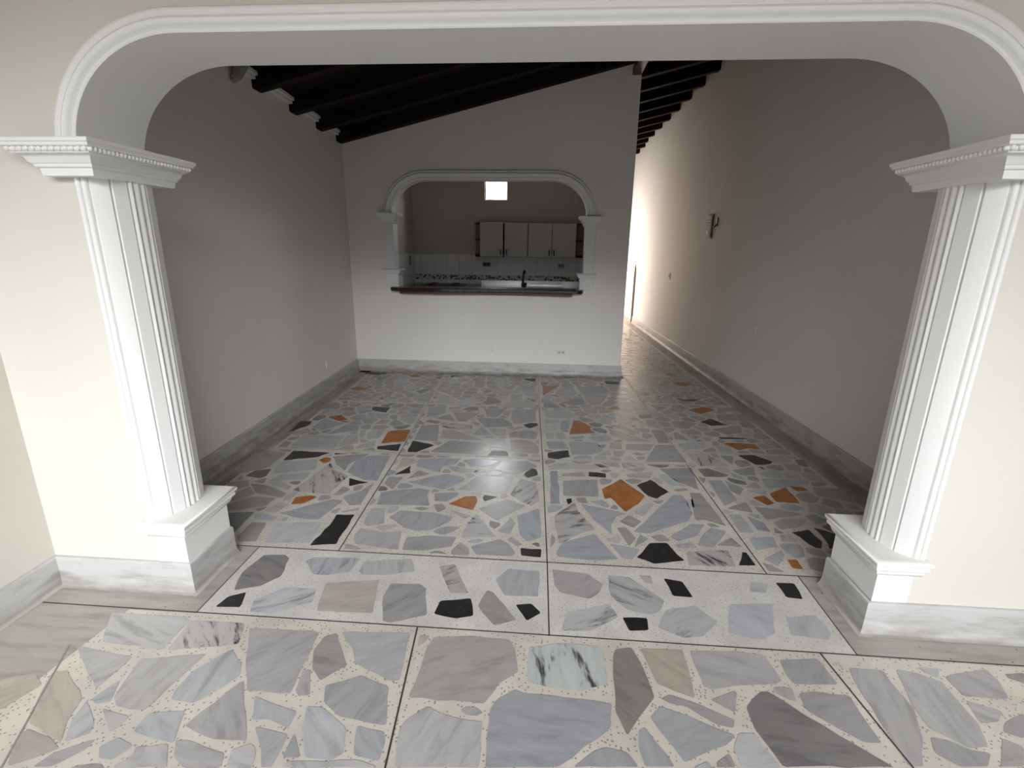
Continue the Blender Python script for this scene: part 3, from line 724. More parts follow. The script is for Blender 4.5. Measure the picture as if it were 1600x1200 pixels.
T -1077,3831 -1074,3781 -1054,3762 -1043,3788 -1043,3822 -1057,3851
G -287,3763 -321,3758 -344,3740 -312,3719 -273,3718
T -1042,4532 -1113,4532 -1110,4477 -1083,4473 -1051,4484 -1035,4501
T -309,3490 -329,3514 -363,3521 -361,3477 -328,3478
L -617,4098 -594,4106 -588,4149 -601,4176 -619,4174 -630,4144
D 470,4062 517,4068 551,4133 490,4189 423,4153 433,4107 454,4074
D 519,4048 453,4039 443,4019 447,3984 461,3955 550,3911 565,3957 565,3987
L 503,4205 567,4146 629,4156 637,4248 566,4287 508,4242
D 864,4367 803,4327 808,4305 826,4273 872,4275 901,4309
T 702,4532 556,4532 551,4443 640,4467 674,4492
L 499,4260 554,4303 547,4403 494,4409 412,4327
T 849,4532 777,4532 806,4464 881,4441 874,4522
T 925,4071 831,4080 810,4064 813,4043 828,4006 853,3978 871,3967 926,3986 932,4007 932,4043
T 644,3792 582,3740 615,3727 648,3739 672,3765
T 45,4532 6,4532 8,4468 74,4513
G 241,3373 385,3373 389,3427 342,3440 306,3434 271,3414
T 905,3958 853,3940 838,3845 881,3832 911,3856 932,3890 932,3921
T 735,3938 756,3911 794,3901 792,3932 766,3955 732,3963
T 574,4305 646,4266 678,4298 691,4326 616,4381 568,4395
G 489,3892 456,3901 427,3890 404,3861 433,3856 466,3866
T 773,3415 785,3443 781,3471 710,3444 732,3391
T 1003,4477 1001,4532 893,4532 898,4466 942,4460 978,4465
T 390,4490 304,4420 311,4388 327,4350 342,4329 392,4335 475,4418
T 411,4169 483,4208 488,4243 394,4315 336,4308 366,4217 390,4185
G 228,4532 117,4532 100,4513 137,4494 173,4489 209,4498 228,4511
L 141,4113 107,4106 90,4091 110,4075 147,4075 158,4104
T 382,4532 248,4532 319,4458 380,4508
T 33,3523 34,3486 58,3481 89,3492 106,3514
T 221,3910 232,3926 238,3959 197,3965 169,3937
S 519,3373 595,3373 598,3410 579,3424 513,3427
L 729,4135 796,4142 813,4163 791,4173 758,4171
T 777,4334 892,4408 793,4447 766,4422 758,4390
G 342,3756 302,3758 269,3737 284,3716 317,3715 350,3733
T 536,4532 402,4532 400,4507 493,4429 530,4431
D 549,4087 603,4034 635,4034 621,4068 588,4089
L 845,4188 843,4162 855,4098 901,4094 905,4146 885,4172
L 405,3373 499,3373 492,3436 439,3440 410,3430
L 615,3373 717,3373 677,3473 661,3463 618,3421
D -1204,5638 -1211,5782 -1244,5782 -1299,5707 -1263,5624
T -1312,5539 -1372,5428 -1284,5378 -1199,5442
T -1406,5418 -1514,5488 -1560,5438 -1514,5319 -1475,5295
T -1847,5363 -1915,5360 -1966,5310 -1964,5245 -1915,5204 -1818,5238 -1809,5336
T -1318,4702 -1419,4735 -1457,4656 -1419,4587
T -1710,5782 -1832,5782 -1766,5692 -1746,5695 -1705,5745
G -1179,5156 -1183,5228 -1269,5252 -1324,5128 -1294,5106 -1251,5110 -1212,5127
T -1743,5145 -1712,5053 -1677,5042 -1640,5068 -1632,5159 -1669,5186
T -2055,4578 -1953,4578 -1920,4631 -1972,4680 -2057,4646
D -1913,5380 -1852,5382 -1820,5507 -1904,5523 -1951,5467
T -1423,4860 -1390,4915 -1479,4997 -1546,4930 -1484,4865
T -1732,5049 -1759,5131 -1836,5088 -1842,5025 -1801,5001
T -1675,5439 -1715,5507 -1786,5517 -1832,5377 -1796,5352 -1717,5364
T -1442,5782 -1539,5782 -1560,5732 -1523,5686 -1491,5668 -1451,5658 -1417,5711
S -1567,4800 -1633,4795 -1697,4690 -1599,4637 -1578,4657
T -1852,4844 -1820,4826 -1780,4825 -1741,4875 -1790,4917 -1871,4871
T -1691,5730 -1727,5687 -1653,5607 -1608,5636 -1582,5674 -1588,5704
T -1926,5188 -1974,5228 -2074,5162 -2026,5110 -1992,5093 -1972,5091 -1923,5158
L -1744,5675 -1765,5672 -1797,5634 -1780,5537 -1714,5527 -1669,5595
L -1697,5516 -1657,5449 -1576,5450 -1552,5477 -1558,5513 -1573,5546 -1598,5572 -1632,5591 -1650,5587
L -1280,5613 -1317,5699 -1400,5700 -1436,5629 -1424,5612 -1317,5559
T -1184,5249 -1193,5421 -1274,5361 -1277,5283
T -2025,5499 -1966,5480 -1919,5536 -1928,5563 -1993,5571 -2021,5560
T -2066,4885 -2064,4840 -1946,4794 -1926,4823 -1908,4872 -1923,4894 -2007,4902
T -1861,5782 -1979,5782 -1980,5749 -1938,5730 -1902,5732
L -1468,5252 -1528,5168 -1473,5043 -1381,5126
T -1330,4908 -1372,4907 -1424,4819 -1381,4744 -1353,4734 -1329,4775 -1319,4858
L -1392,5433 -1331,5544 -1401,5579 -1425,5574 -1459,5557 -1490,5530 -1505,5509
T -1900,5542 -1809,5525 -1816,5627 -1914,5637 -1926,5622
T -2086,5456 -2082,5364 -1978,5325 -1932,5372 -1970,5461 -2034,5481
G -1753,4578 -1627,4578 -1614,4622 -1697,4658
T -1984,5245 -1986,5307 -2082,5342 -2076,5185
G -1479,5274 -1524,5302 -1645,5274 -1657,5201 -1618,5174 -1545,5179
L -1999,5782 -2097,5782 -2096,5752 -2063,5737 -2029,5739 -2000,5753
T -1475,4665 -1465,4685 -1503,4735 -1542,4750 -1558,4663
T -1629,5051 -1663,5027 -1647,4967 -1563,4940 -1494,5010
T -2063,4818 -2058,4668 -1943,4713 -1938,4757
G -1345,5114 -1364,5114 -1468,5021 -1431,4979 -1385,4985 -1345,5008 -1329,5042 -1336,5095
T -1715,5345 -1789,5332 -1798,5234 -1743,5181 -1677,5204 -1664,5280
T -1761,5152 -1811,5219 -1906,5186 -1903,5160 -1844,5107
T -1774,4583 -1712,4672 -1768,4713 -1810,4684 -1824,4653 -1822,4626
T -1576,4822 -1571,4922 -1652,4947 -1717,4878 -1636,4815
S -1683,5023 -1718,5034 -1790,4984 -1780,4935 -1731,4893 -1666,4962
L -1581,4578 -1437,4578 -1474,4645 -1565,4643 -1586,4622
T -1170,4977 -1175,5064 -1199,5036 -1203,5003 -1192,4966
L -1269,5782 -1420,5782 -1399,5720 -1315,5719
T -1453,5264 -1363,5134 -1343,5134 -1286,5263
T -1256,4578 -1150,4578 -1172,4601 -1204,4610 -1241,4600
L -1536,5320 -1579,5430 -1657,5429 -1699,5356 -1649,5294
D -1195,5465 -1203,5618 -1263,5603 -1297,5552
T -1294,5361 -1387,5413 -1458,5284 -1296,5290
T -1612,5154 -1620,5070 -1489,5029 -1545,5159
L -1919,4578 -1798,4578 -1843,4618 -1878,4627 -1902,4625
T -1399,4578 -1276,4578 -1277,4603 -1328,4645
T -1891,4883 -1800,4934 -1810,4982 -1852,4983 -1885,4967 -1908,4938 -1914,4915
G -1812,5647 -1783,5681 -1846,5766 -1879,5682 -1875,5653
T -2091,5599 -2086,5478 -2045,5499 -2040,5576 -2054,5588
T -1727,4860 -1757,4821 -1769,4757 -1766,4735 -1712,4705 -1652,4802
D -1911,5140 -1950,5087 -1922,5058 -1886,5048 -1859,5053 -1856,5090
T -1561,5782 -1690,5782 -1686,5750 -1585,5724
T -982,5060 -1044,5081 -1097,4995 -1006,4935 -962,4992
T -592,4759 -665,4727 -663,4709 -650,4674 -610,4681 -583,4707 -583,4743
T -1156,5396 -1149,5268 -1070,5277 -1044,5334 -1118,5402
T -770,5182 -832,5132 -804,5063 -694,5046 -692,5154
L -784,5696 -781,5627 -691,5618 -655,5679 -701,5762
G -351,5145 -363,5128 -298,5018 -231,5033 -219,5059 -247,5108 -279,5133
D -697,5026 -805,5043 -838,4987 -819,4927 -745,4920 -695,4982
L -36,4820 -40,4941 -102,4920 -98,4877 -80,4838
T -916,5214 -876,5156 -846,5146 -782,5199 -778,5299 -894,5291
T -833,5476 -847,5506 -996,5508 -949,5372
T -910,5654 -823,5601 -801,5622 -804,5695 -871,5746 -905,5705
T -369,5156 -290,5214 -287,5233 -288,5263 -340,5295 -456,5243
T -298,5782 -346,5782 -403,5686 -382,5653 -250,5645 -236,5658
T -307,5473 -355,5465 -377,5418 -332,5313 -316,5303 -221,5372
T -761,5317 -654,5323 -657,5462 -776,5444
T -1171,5694 -1164,5557 -1112,5572 -1107,5593 -1109,5630 -1119,5658
T -758,5297 -762,5201 -683,5172 -631,5208 -642,5299
T -1032,5782 -1175,5782 -1172,5719 -1093,5693 -1056,5695 -1023,5711
T -1040,5101 -976,5080 -895,5150 -932,5202 -1006,5198 -1048,5121
T -322,4858 -333,4810 -294,4776 -261,4765 -223,4770 -186,4842
L -396,5427 -373,5473 -410,5524 -501,5530 -544,5468 -488,5397
L -500,5550 -413,5544 -399,5641 -420,5675 -533,5613
T -670,5596 -787,5608 -813,5583 -830,5517 -813,5481 -785,5462 -666,5483
T -1128,4908 -1123,4876 -1106,4849 -1087,4872 -1080,4906 -1105,4960 -1117,4943
T -546,5173 -478,5230 -520,5321 -621,5297 -611,5210
T -315,5008 -377,5112 -449,5066 -438,5015 -332,4989
T -370,5782 -523,5782 -419,5699
L -1101,5414 -1030,5348 -970,5370 -1018,5508
T -837,4919 -856,4978 -946,4979 -994,4918 -989,4883 -852,4892
G -40,4962 -41,4997 -84,5049 -119,5066 -164,5067 -198,5057 -212,5026 -138,4929
T -671,4746 -581,4785 -582,4829 -595,4864 -698,4823 -689,4773
D -584,4883 -569,4865 -536,4860 -482,4868 -464,4891 -486,4954 -539,4957
S -896,5311 -782,5319 -797,5446 -819,5461 -925,5355
T -264,5626 -380,5633 -394,5536 -357,5485 -307,5493 -233,5563
G -1113,4578 -1082,4578 -1069,4613 -1083,4645 -1098,4657 -1110,4634
T -544,5782 -687,5782 -639,5692 -593,5689
L -455,4578 -380,4578 -381,4616 -391,4634 -434,4621
G -461,5082 -383,5133 -469,5212 -534,5157 -527,5112
T -1148,5248 -1144,5162 -1063,5134 -1025,5207 -1068,5257
T -129,5782 -276,5782 -210,5651 -181,5655
L -650,5585 -646,5479 -561,5477 -518,5541 -554,5609 -580,5621 -610,5611
T -672,5156 -674,5082 -634,5081 -599,5098 -574,5132 -566,5161 -619,5192
L -1007,5528 -849,5526 -834,5584 -948,5654 -969,5644 -1000,5620 -1026,5588
L -182,4793 -188,4774 -158,4737 -127,4724 -112,4753 -132,4777
T -51,5354 -54,5490 -102,5481 -135,5393
T -854,4871 -943,4866 -936,4837 -914,4808 -878,4795 -844,4816
G -59,5677 -62,5782 -108,5782 -145,5691 -100,5674
L -366,4753 -341,4868 -448,4879 -474,4846 -450,4798 -422,4774
T -339,4970 -443,4995 -468,4962 -446,4899 -350,4899
T -636,5457 -634,5318 -522,5341 -503,5384 -561,5457
T -683,4964 -729,4908 -701,4844 -605,4885
T -78,4578 -30,4578 -32,4642 -61,4621
L -1163,5537 -1157,5416 -1120,5422 -1030,5525 -1093,5557
T -665,4578 -574,4578 -583,4598 -609,4617 -634,4618
L -461,5263 -353,5311 -394,5406 -485,5377 -504,5333
T -768,4787 -829,4802 -876,4744 -828,4725 -793,4735 -772,4762
T -1025,5329 -1052,5270 -1008,5218 -935,5222 -913,5299 -945,5348
T -321,4959 -331,4891 -243,4869 -235,4893 -241,4932 -274,4954
D -708,5782 -866,5782 -795,5713
T -537,4977 -484,4974 -458,5009 -469,5063 -495,5075 -519,5051
T -963,5065 -943,4999 -854,4998 -822,5055 -852,5127 -880,5137
T -216,5551 -289,5483 -180,5354 -125,5476 -142,5501 -169,5527
T -661,4971 -597,4914 -555,4968 -565,4991 -599,5000
T -547,5628 -438,5688 -528,5754 -592,5652
T -728,4798 -717,4830 -747,4900 -821,4907 -836,4880 -825,4821
T -1142,5140 -1135,4998 -1117,5001 -1059,5094 -1066,5113
T -887,5782 -1012,5782 -1002,5706 -960,5697 -934,5701 -883,5762
D -1095,4822 -1117,4793 -1121,4762 -1102,4731 -1078,4749 -1077,4784
G -2,4886 81,4835 150,4907 58,4976
G 426,5566 485,5538 564,5628 445,5696
T 862,4785 789,4791 772,4767 759,4729 756,4699 806,4703 842,4720 860,4750
T 87,5744 6,5649 48,5602 143,5627
L 961,5648 956,5782 845,5782 866,5642
T 233,4805 182,4898 95,4821 138,4726 189,4753 218,4781
T 168,5614 189,5508 211,5494 309,5522 322,5544 277,5649
T 872,5397 719,5365 723,5330 880,5283 920,5347
T 582,5637 671,5576 724,5653 706,5715 618,5706
T 986,4990 981,5119 910,5089 921,4983
T 497,4578 617,4578 627,4624 534,4671
S 825,5782 760,5782 724,5724 748,5644 799,5637 835,5645
T 966,5518 963,5608 913,5570 907,5538 921,5509
G 992,4820 986,4970 917,4963 894,4938 948,4823 971,4819
T 310,5502 220,5475 222,5349 236,5331 276,5330 316,5338 355,5355 370,5367
T 713,5384 865,5416 865,5455 847,5469 813,5481 780,5476 743,5456 711,5423
T 757,5041 839,5116 819,5160 767,5174 744,5150 732,5111 742,5060
T 479,5519 414,5549 340,5534 327,5513 396,5358 422,5361
T 810,4931 778,4880 814,4809 904,4801 916,4816 876,4930
D 69,4993 169,4918 182,4967 164,4999 129,5008
D -18,5491 -15,5373 40,5368 84,5472 30,5510
T 266,4578 386,4578 351,4651 260,4637 259,4607
S 980,5141 979,5166 888,5248 838,5167 858,5121 899,5106
T 168,5509 149,5608 54,5583 42,5526 98,5487
T 576,5612 498,5523 623,5455 632,5501 627,5540 596,5600
G 318,4969 335,4920 363,4904 399,4902 430,4916 426,4965 336,4990
D 419,5782 247,5782 276,5671 416,5738
T 737,5782 593,5782 618,5726 707,5735
T 762,4892 793,4941 751,5004 731,4996 697,4970 680,4940 678,4905 743,4889
T 571,5782 439,5782 436,5734 568,5652 600,5716
T 112,5067 133,5095 135,5130 98,5113 92,5079
T 978,5194 972,5344 938,5339 895,5269
G 81,5782 -26,5782 -23,5659
T 202,4909 237,4839 279,4854 305,4880 317,4911
D 227,5782 101,5782 162,5633 255,5670
T 408,4578 475,4578 502,4647 481,4677 433,4686 400,4676 373,4653
T 297,5652 340,5555 407,5568 427,5709
T 201,5388 200,5477 178,5491 104,5468 78,5384 110,5371 148,5368
T 118,4723 76,4816 -1,4849 3,4696 23,4694 60,4698 96,4710
T 412,5072 388,5053 377,5020 378,5001 409,4995 430,5034
T 878,4949 901,4975 889,5088 853,5102 763,5020 810,4951
G -22,5639 -19,5512 23,5528 34,5588
T 874,5264 749,5301 743,5282 743,5242 754,5206 822,5180
T 500,5489 464,5406 482,5395 522,5386 556,5394 588,5418 604,5442
L 972,5365 967,5498 895,5483 885,5412 936,5359
T 1838,3445 1764,3431 1762,3323 1811,3299 1840,3307 1878,3394
L 1935,3155 1931,3247 1846,3288 1820,3280 1816,3199 1842,3178
L 1298,2674 1253,2683 1231,2673 1267,2631 1288,2626
L 1783,2784 1740,2641 1857,2643 1867,2776
T 1865,2623 1752,2616 1749,2539 1819,2485 1884,2505
T 1955,2652 1951,2769 1887,2769 1877,2640
L 1278,2345 1290,2284 1303,2260 1323,2255 1363,2271 1391,2375 1347,2386 1306,2383 1286,2374
L 1603,2753 1610,2773 1597,2794 1558,2824 1522,2826 1480,2802 1459,2777 1485,2751 1522,2734
L 1471,2133 1605,2133 1604,2211 1585,2232 1506,2232 1480,2189
L 1653,2839 1622,2747 1697,2656 1721,2650 1764,2790 1714,2832
L 1324,3321 1287,3325 1250,3311 1235,3298 1262,3259 1295,3238 1338,3263 1346,3308
T 1462,3463 1431,3436 1422,3401 1435,3353 1452,3340 1489,3354 1523,3377 1537,3390 1532,3425 1519,3464
L 1685,3287 1647,3304 1524,3254 1560,3196 1588,3186 1626,3182 1664,3188
L 1450,2935 1475,2989 1423,2998 1380,2986 1352,2969 1386,2947
D 1729,2538 1732,2621 1693,2636 1601,2574 1628,2526 1657,2509 1695,2503
T 1499,2331 1502,2266 1519,2252 1582,2252 1596,2327 1540,2344
L 1095,2954 1098,2865 1116,2886 1120,2916
T 1919,3530 1918,3562 1857,3562 1862,3539
G 1758,2133 1810,2133 1843,2190 1785,2259 1740,2251
L 1685,2380 1740,2271 1784,2279 1828,2341 1789,2385
T 1934,3135 1853,3154 1825,3136 1810,3099 1823,3083 1859,3083 1896,3100
T 1431,3189 1413,3142 1478,3116 1494,3160 1481,3198
T 1961,2524 1956,2631 1885,2621 1907,2521
L 1837,3562 1688,3562 1698,3527 1714,3492 1729,3472 1757,3450 1856,3468
L 1079,3366 1081,3311 1103,3300 1124,3329 1130,3363 1114,3394
D 1833,2133 1977,2133 1973,2215 1861,2182
T 1087,3160 1091,3061 1107,3077 1132,3132
L 1103,2724 1105,2678 1132,2676 1160,2693 1145,2709
T 1742,3323 1743,3407 1664,3397 1630,3366 1620,3346 1697,3304
T 1884,2484 1826,2466 1805,2397 1845,2351 1909,2411
T 1634,2886 1652,2860 1714,2852 1765,2914 1735,2992 1691,2985 1655,2965 1631,2942
L 1317,2780 1353,2784 1373,2799 1348,2842 1322,2861 1299,2828 1293,2796
L 1950,2789 1947,2858 1912,2862 1881,2848 1873,2799
G 1677,2649 1626,2711 1562,2683 1588,2589
S 1796,3197 1800,3282 1751,3305 1706,3286 1690,3202 1717,3188 1754,3183
T 1972,2252 1966,2388 1924,2398 1871,2342
G 1338,3562 1296,3562 1299,3520 1321,3494 1338,3486 1347,3514
L 1336,3238 1324,3166 1386,3128 1393,3147 1367,3215
T 1625,2133 1738,2133 1716,2232 1624,2207
G 1623,2361 1601,2245 1618,2226 1718,2253 1662,2382
T 1125,2133 1204,2133 1157,2186 1122,2203
D 1283,3096 1312,3070 1366,3058 1380,3072 1383,3107 1292,3161 1274,3137
G 1806,2470 1740,2521 1650,2428 1671,2399 1786,2405
T 1305,2483 1340,2479 1355,2489 1327,2537
T 1930,3270 1926,3367 1891,3374 1860,3303
T 1407,2358 1394,2310 1413,2289 1447,2277 1481,2286 1479,2335
L 1965,2409 1962,2504 1905,2501 1928,2417
L 1853,2331 1802,2270 1858,2202 1963,2233
T 1793,2917 1732,2843 1779,2804 1854,2805 1865,2878 1834,2905
T 1397,4782 1307,4782 1278,4697 1380,4623 1427,4666 1445,4694
T 1634,3608 1719,3608 1724,3645 1706,3666 1675,3683 1642,3681 1615,3667
T 1894,4178 1887,4354 1851,4353 1813,4348 1796,4342 1782,4302 1782,4198 1823,4169
T 1740,3608 1918,3608 1914,3692 1867,3711 1749,3676
G 1253,3608 1365,3608 1360,3696 1275,3641
T 1255,3808 1288,3804 1317,3822 1309,3851 1280,3843
T 1395,4181 1470,4164 1472,4188 1462,4232 1437,4262 1394,4210
G 1636,4578 1671,4550 1709,4542 1743,4547 1775,4567 1751,4602 1716,4607
G 1276,4527 1252,4477 1301,4418 1361,4430 1383,4465 1356,4544
T 1048,4243 1051,4169 1075,4132 1139,4130 1151,4158 1157,4199 1154,4240 1066,4276
T 1387,4021 1377,3978 1428,3929 1504,3961 1519,4033 1507,4051 1490,4066
G 1582,4782 1420,4782 1458,4712 1492,4714 1527,4725 1556,4746
T 1905,3918 1900,4030 1820,4037 1786,4005 1786,3960 1820,3913
T 1501,3608 1613,3608 1601,3646 1569,3650
T 1168,4110 1081,4111 1058,4092 1059,4017 1079,3982 1149,4043
L 1389,4582 1374,4554 1402,4474 1483,4476 1478,4522 1459,4552 1427,4573
T 1044,4357 1046,4304 1132,4272 1192,4320 1133,4407
L 1385,3608 1481,3608 1494,3707 1412,3728 1392,3720
L 1671,3833 1656,3872 1632,3880 1595,3874 1558,3851 1588,3826 1623,3817
L 1587,4411 1612,4445 1627,4482 1632,4521 1628,4548 1609,4550 1566,4542 1536,4522 1515,4489 1509,4463 1550,4414
S 1745,4252 1758,4292 1709,4325 1673,4335 1639,4330 1641,4291 1664,4266 1708,4251
T 1766,4782 1622,4782 1642,4734 1662,4714 1682,4721
G 1038,4521 1040,4476 1051,4434 1072,4405 1130,4427 1150,4465 1110,4533
T 1062,3875 1064,3824 1072,3807 1092,3855 1077,3893
G 1766,3976 1766,4004 1747,4017 1713,4025 1678,4021 1649,4004 1653,3951 1685,3945 1710,3949
T 1286,4782 1158,4782 1182,4739 1215,4731 1268,4746
T 1368,4285 1419,4318 1362,4410 1305,4399 1280,4337 1315,4304 1349,4288
G 1139,4524 1167,4476 1233,4485 1258,4536 1215,4609 1195,4602 1166,4579 1146,4549
G 1913,3714 1906,3898 1823,3894 1802,3839 1874,3729
L 1149,4420 1228,4303 1246,4306 1286,4406 1236,4465 1168,4455
G 1198,4049 1195,3995 1225,3974 1265,3958 1297,3954 1357,3981 1367,4026 1311,4093
T 1400,4453 1378,4421 1436,4328 1473,4346 1500,4370 1521,4402 1489,4456
L 1035,4605 1047,4542 1091,4550 1097,4588 1090,4622 1070,4655 1049,4640
T 1878,4570 1876,4614 1824,4591 1839,4574
L 1425,3904 1406,3922 1363,3917 1336,3897 1324,3865 1369,3818
L 1055,4782 1035,4782 1030,4725 1059,4695 1069,4722 1068,4756
L 1810,4154 1759,4126 1745,4097 1753,4060 1778,4024 1807,4052
T 1376,4601 1266,4681 1228,4654 1274,4547 1356,4564
S 1381,4040 1464,4076 1460,4146 1354,4169 1320,4125
G 1899,4050 1895,4158 1830,4150 1827,4056
T 1554,3954 1585,3944 1617,3956 1623,3983 1588,3986
T 1756,3699 1852,3727 1787,3825 1751,3810 1737,3778 1736,3741
T 1460,3879 1440,3821 1461,3787 1491,3815 1505,3859
T 1678,3871 1699,3816 1783,3845 1800,3889 1754,3906 1716,3905 1688,3887
G 1006,5414 1011,5283 1137,5355 1045,5421
T 1362,5457 1450,5509 1456,5567 1378,5616 1306,5522
T 1846,5372 1842,5490 1765,5475 1755,5405 1802,5362
T 1377,5052 1338,5139 1259,5026 1307,4966 1351,4964
T 1706,5882 1581,5882 1558,5816 1637,5756 1705,5796
L 1316,5165 1342,5159 1397,5195 1373,5352 1357,5364 1256,5318
D 1142,5197 1015,5165 1121,5066 1177,5152
T 1595,5449 1546,5433 1513,5355 1542,5310 1621,5297 1649,5381
T 1560,5882 1396,5882 1485,5786 1538,5819
T 1316,5882 1169,5882 1171,5777 1221,5716 1300,5729
T 1863,4964 1857,5117 1782,5082 1828,4973
T 1387,4828 1529,4828 1524,4877 1487,4902 1448,4912 1394,4905
T 1288,5533 1365,5632 1355,5683 1307,5710 1224,5696 1180,5583 1219,5541
T 1411,5180 1357,5145 1415,5017 1454,5005 1473,5003 1514,5135 1462,5179
T 1059,5436 1156,5366 1203,5529 1164,5571 1097,5568
T 1762,5086 1669,5181 1614,5136 1632,5046 1655,5041 1717,5051
G 1830,5759 1825,5882 1726,5882 1725,5795 1787,5745
L 1369,5882 1336,5882 1320,5726 1364,5701 1468,5763
T 1549,4828 1708,4828 1706,4884 1652,4954 1629,4951 1593,4935 1565,4911 1544,4878
L 1459,5491 1369,5438 1368,5380 1386,5367 1495,5364 1526,5438
T 1622,5277 1541,5290 1479,5191 1529,5149 1599,5150 1660,5200 1663,5218
S 1241,5035 1306,5147 1195,5143 1147,5058 1176,5033
G 1349,5441 1288,5513 1221,5520 1174,5356 1243,5333 1348,5382
T 1149,5882 989,5882 995,5721 1151,5780
T 1728,4828 1869,4828 1864,4943 1823,4954 1726,4883
T 1856,5138 1854,5194 1768,5257 1682,5214 1776,5101
T 1028,4828 1086,4828 1092,4887 1028,4943
L 1162,5018 1131,5046 1046,4954 1104,4903 1157,4930
T 1841,5510 1837,5589 1771,5610 1742,5586 1720,5552 1760,5494
T 995,5700 998,5641 1092,5588 1162,5591 1206,5704 1158,5761
T 1787,5348 1741,5390 1668,5375 1639,5288 1677,5233 1760,5276
T 1288,4957 1242,5015 1182,5013 1177,4929 1233,4901
G 1476,5565 1470,5507 1538,5454 1553,5507 1542,5540 1502,5562
G 1256,4828 1367,4828 1377,4942 1306,4946 1246,4885
T 1385,5636 1465,5584 1509,5678 1472,5743 1376,5684
D 1157,5344 1012,5260 1014,5186 1138,5216
S 1735,5409 1745,5480 1707,5524 1686,5517 1653,5494 1620,5449 1664,5394
T 1627,5715 1627,5739 1546,5800 1491,5767 1534,5675 1562,5674 1596,5685
T 1533,5129 1499,5019 1526,5012 1563,5012 1597,5024 1613,5037 1595,5130
G 1157,5210 1194,5163 1293,5168 1236,5314 1186,5326
T 1837,5610 1831,5739 1793,5726 1761,5646
T 1106,4828 1236,4828 1226,4882 1166,4912 1112,4885
S 1394,5347 1416,5200 1461,5199 1525,5301 1496,5344
T 1809,4968 1767,5065 1677,4995 1665,4970 1718,4901
T 998,5617 1005,5435 1039,5441 1078,5573
G 1103,5055 1017,5124 1023,4963
T 1853,5220 1847,5351 1807,5342 1780,5272
G 1773,5731 1714,5779 1647,5738 1647,5720 1677,5686 1712,5670 1748,5668
S 978,6868 978,6699 1050,6741 1052,6780
G 1332,6240 1272,6194 1306,6092 1438,6114 1448,6197
T 1652,6352 1626,6361 1532,6357 1506,6351 1497,6242 1626,6209 1666,6269
T 1035,6211 978,6180 978,6051 1107,6072 1125,6187
T 1177,6298 1263,6419 1179,6461 1118,6428 1100,6357
L 1786,6872 1782,6976 1663,6952 1673,6871 1731,6848
L 1333,5928 1478,5928 1490,5994 1480,6051 1443,6094 1306,6072 1287,6040
S 1255,6831 1250,6781 1347,6672 1421,6764 1421,6791 1320,6861
T 1061,7072 978,7072 978,6907 1102,6962
T 1806,6387 1801,6518 1726,6505 1705,6392
G 1259,6209 1320,6256 1326,6378 1278,6405 1189,6281 1195,6234
S 1072,6779 1070,6741 1149,6697 1230,6782 1235,6833 1180,6866
S 1060,6724 978,6676 978,6577 1144,6599 1153,6618 1142,6678
T 1721,6830 1665,6853 1606,6808 1610,6768 1707,6695
T 1690,5928 1825,5928 1822,6006 1711,6060 1692,6057
T 1594,6825 1653,6869 1643,6955 1591,6999 1520,6954 1521,6860
L 1389,7072 1246,7072 1250,7041 1355,6982 1385,7004
D 1800,6538 1794,6670 1731,6683 1712,6676 1652,6586 1721,6524
L 978,6485 978,6366 1041,6341 1080,6360 1098,6429
S 1278,6434 1393,6435 1429,6446 1423,6564 1355,6593
G 1443,6564 1459,6446 1503,6438 1540,6441 1586,6570 1533,6597
S 1781,6997 1778,7072 1609,7072 1603,7016 1655,6971
D 1333,6876 1430,6809 1502,6859 1500,6952 1396,6987 1364,6964
T 978,5928 1137,5928 1155,6022 1113,6053 978,6031
S 1187,6885 1247,6849 1313,6879 1343,6966 1242,7022 1155,6941
L 1187,6479 1261,6447 1338,6604 1170,6606 1161,6589
T 1688,6410 1707,6510 1636,6573 1606,6567 1582,6465
T 1544,5928 1670,5928 1671,6018 1610,6009 1578,5986
T 1433,6746 1357,6652 1355,6616 1432,6581 1523,6615 1515,6683
T 1441,6791 1441,6765 1524,6702 1591,6766 1586,6806 1513,6842
T 1805,6210 1681,6255 1641,6195 1654,6113 1674,6097 1709,6081
G 1543,6615 1599,6586 1633,6593 1692,6681 1602,6749 1535,6685
S 1270,6051 1289,6082 1253,6190 1187,6216 1146,6188 1126,6068 1169,6037
T 1589,7072 1409,7072 1405,7006 1509,6970 1583,7018
T 1621,6190 1489,6223 1468,6200 1457,6108 1475,6088 1498,6087 1541,6095 1574,6111 1600,6137
L 1337,6652 1240,6763 1162,6681 1172,6626 1336,6624
T 1158,5928 1311,5928 1269,6030 1174,6018
T 978,6344 978,6203 1025,6227 1031,6324
T 1813,6228 1807,6367 1696,6372 1672,6355 1685,6274
G 1346,6374 1340,6258 1456,6216 1476,6238 1487,6367 1461,6380 1441,6387
T 978,6556 978,6508 1109,6445 1167,6477 1143,6579
T 1793,6690 1787,6850 1741,6830 1740,6701
T 1225,7072 1082,7072 1123,6964 1141,6955 1230,7038
L 986,6889 1064,6797 1167,6880 1135,6935 1114,6946
T 1169,6278 1088,6342 1051,6324 1045,6229 1135,6205 1175,6232
T 1821,6028 1814,6188 1728,6074
G 1743,7946 1737,8097 1671,8073 1653,7961
T 1353,7511 1292,7603 1188,7571 1160,7507 1193,7441 1272,7432
G 1311,7610 1372,7518 1474,7576 1499,7691 1463,7699
G 1704,7128 1777,7128 1770,7296 1668,7214
T 1314,8272 1232,8191 1267,8087 1333,8076 1401,8123
D 1441,7404 1379,7496 1287,7420 1332,7315 1373,7303
T 1327,8057 1261,8067 1216,8037 1239,7904 1346,7893
D 1654,7228 1769,7321 1767,7369 1632,7444 1577,7390 1577,7250
D 1483,7558 1399,7502 1459,7414 1564,7405 1613,7454
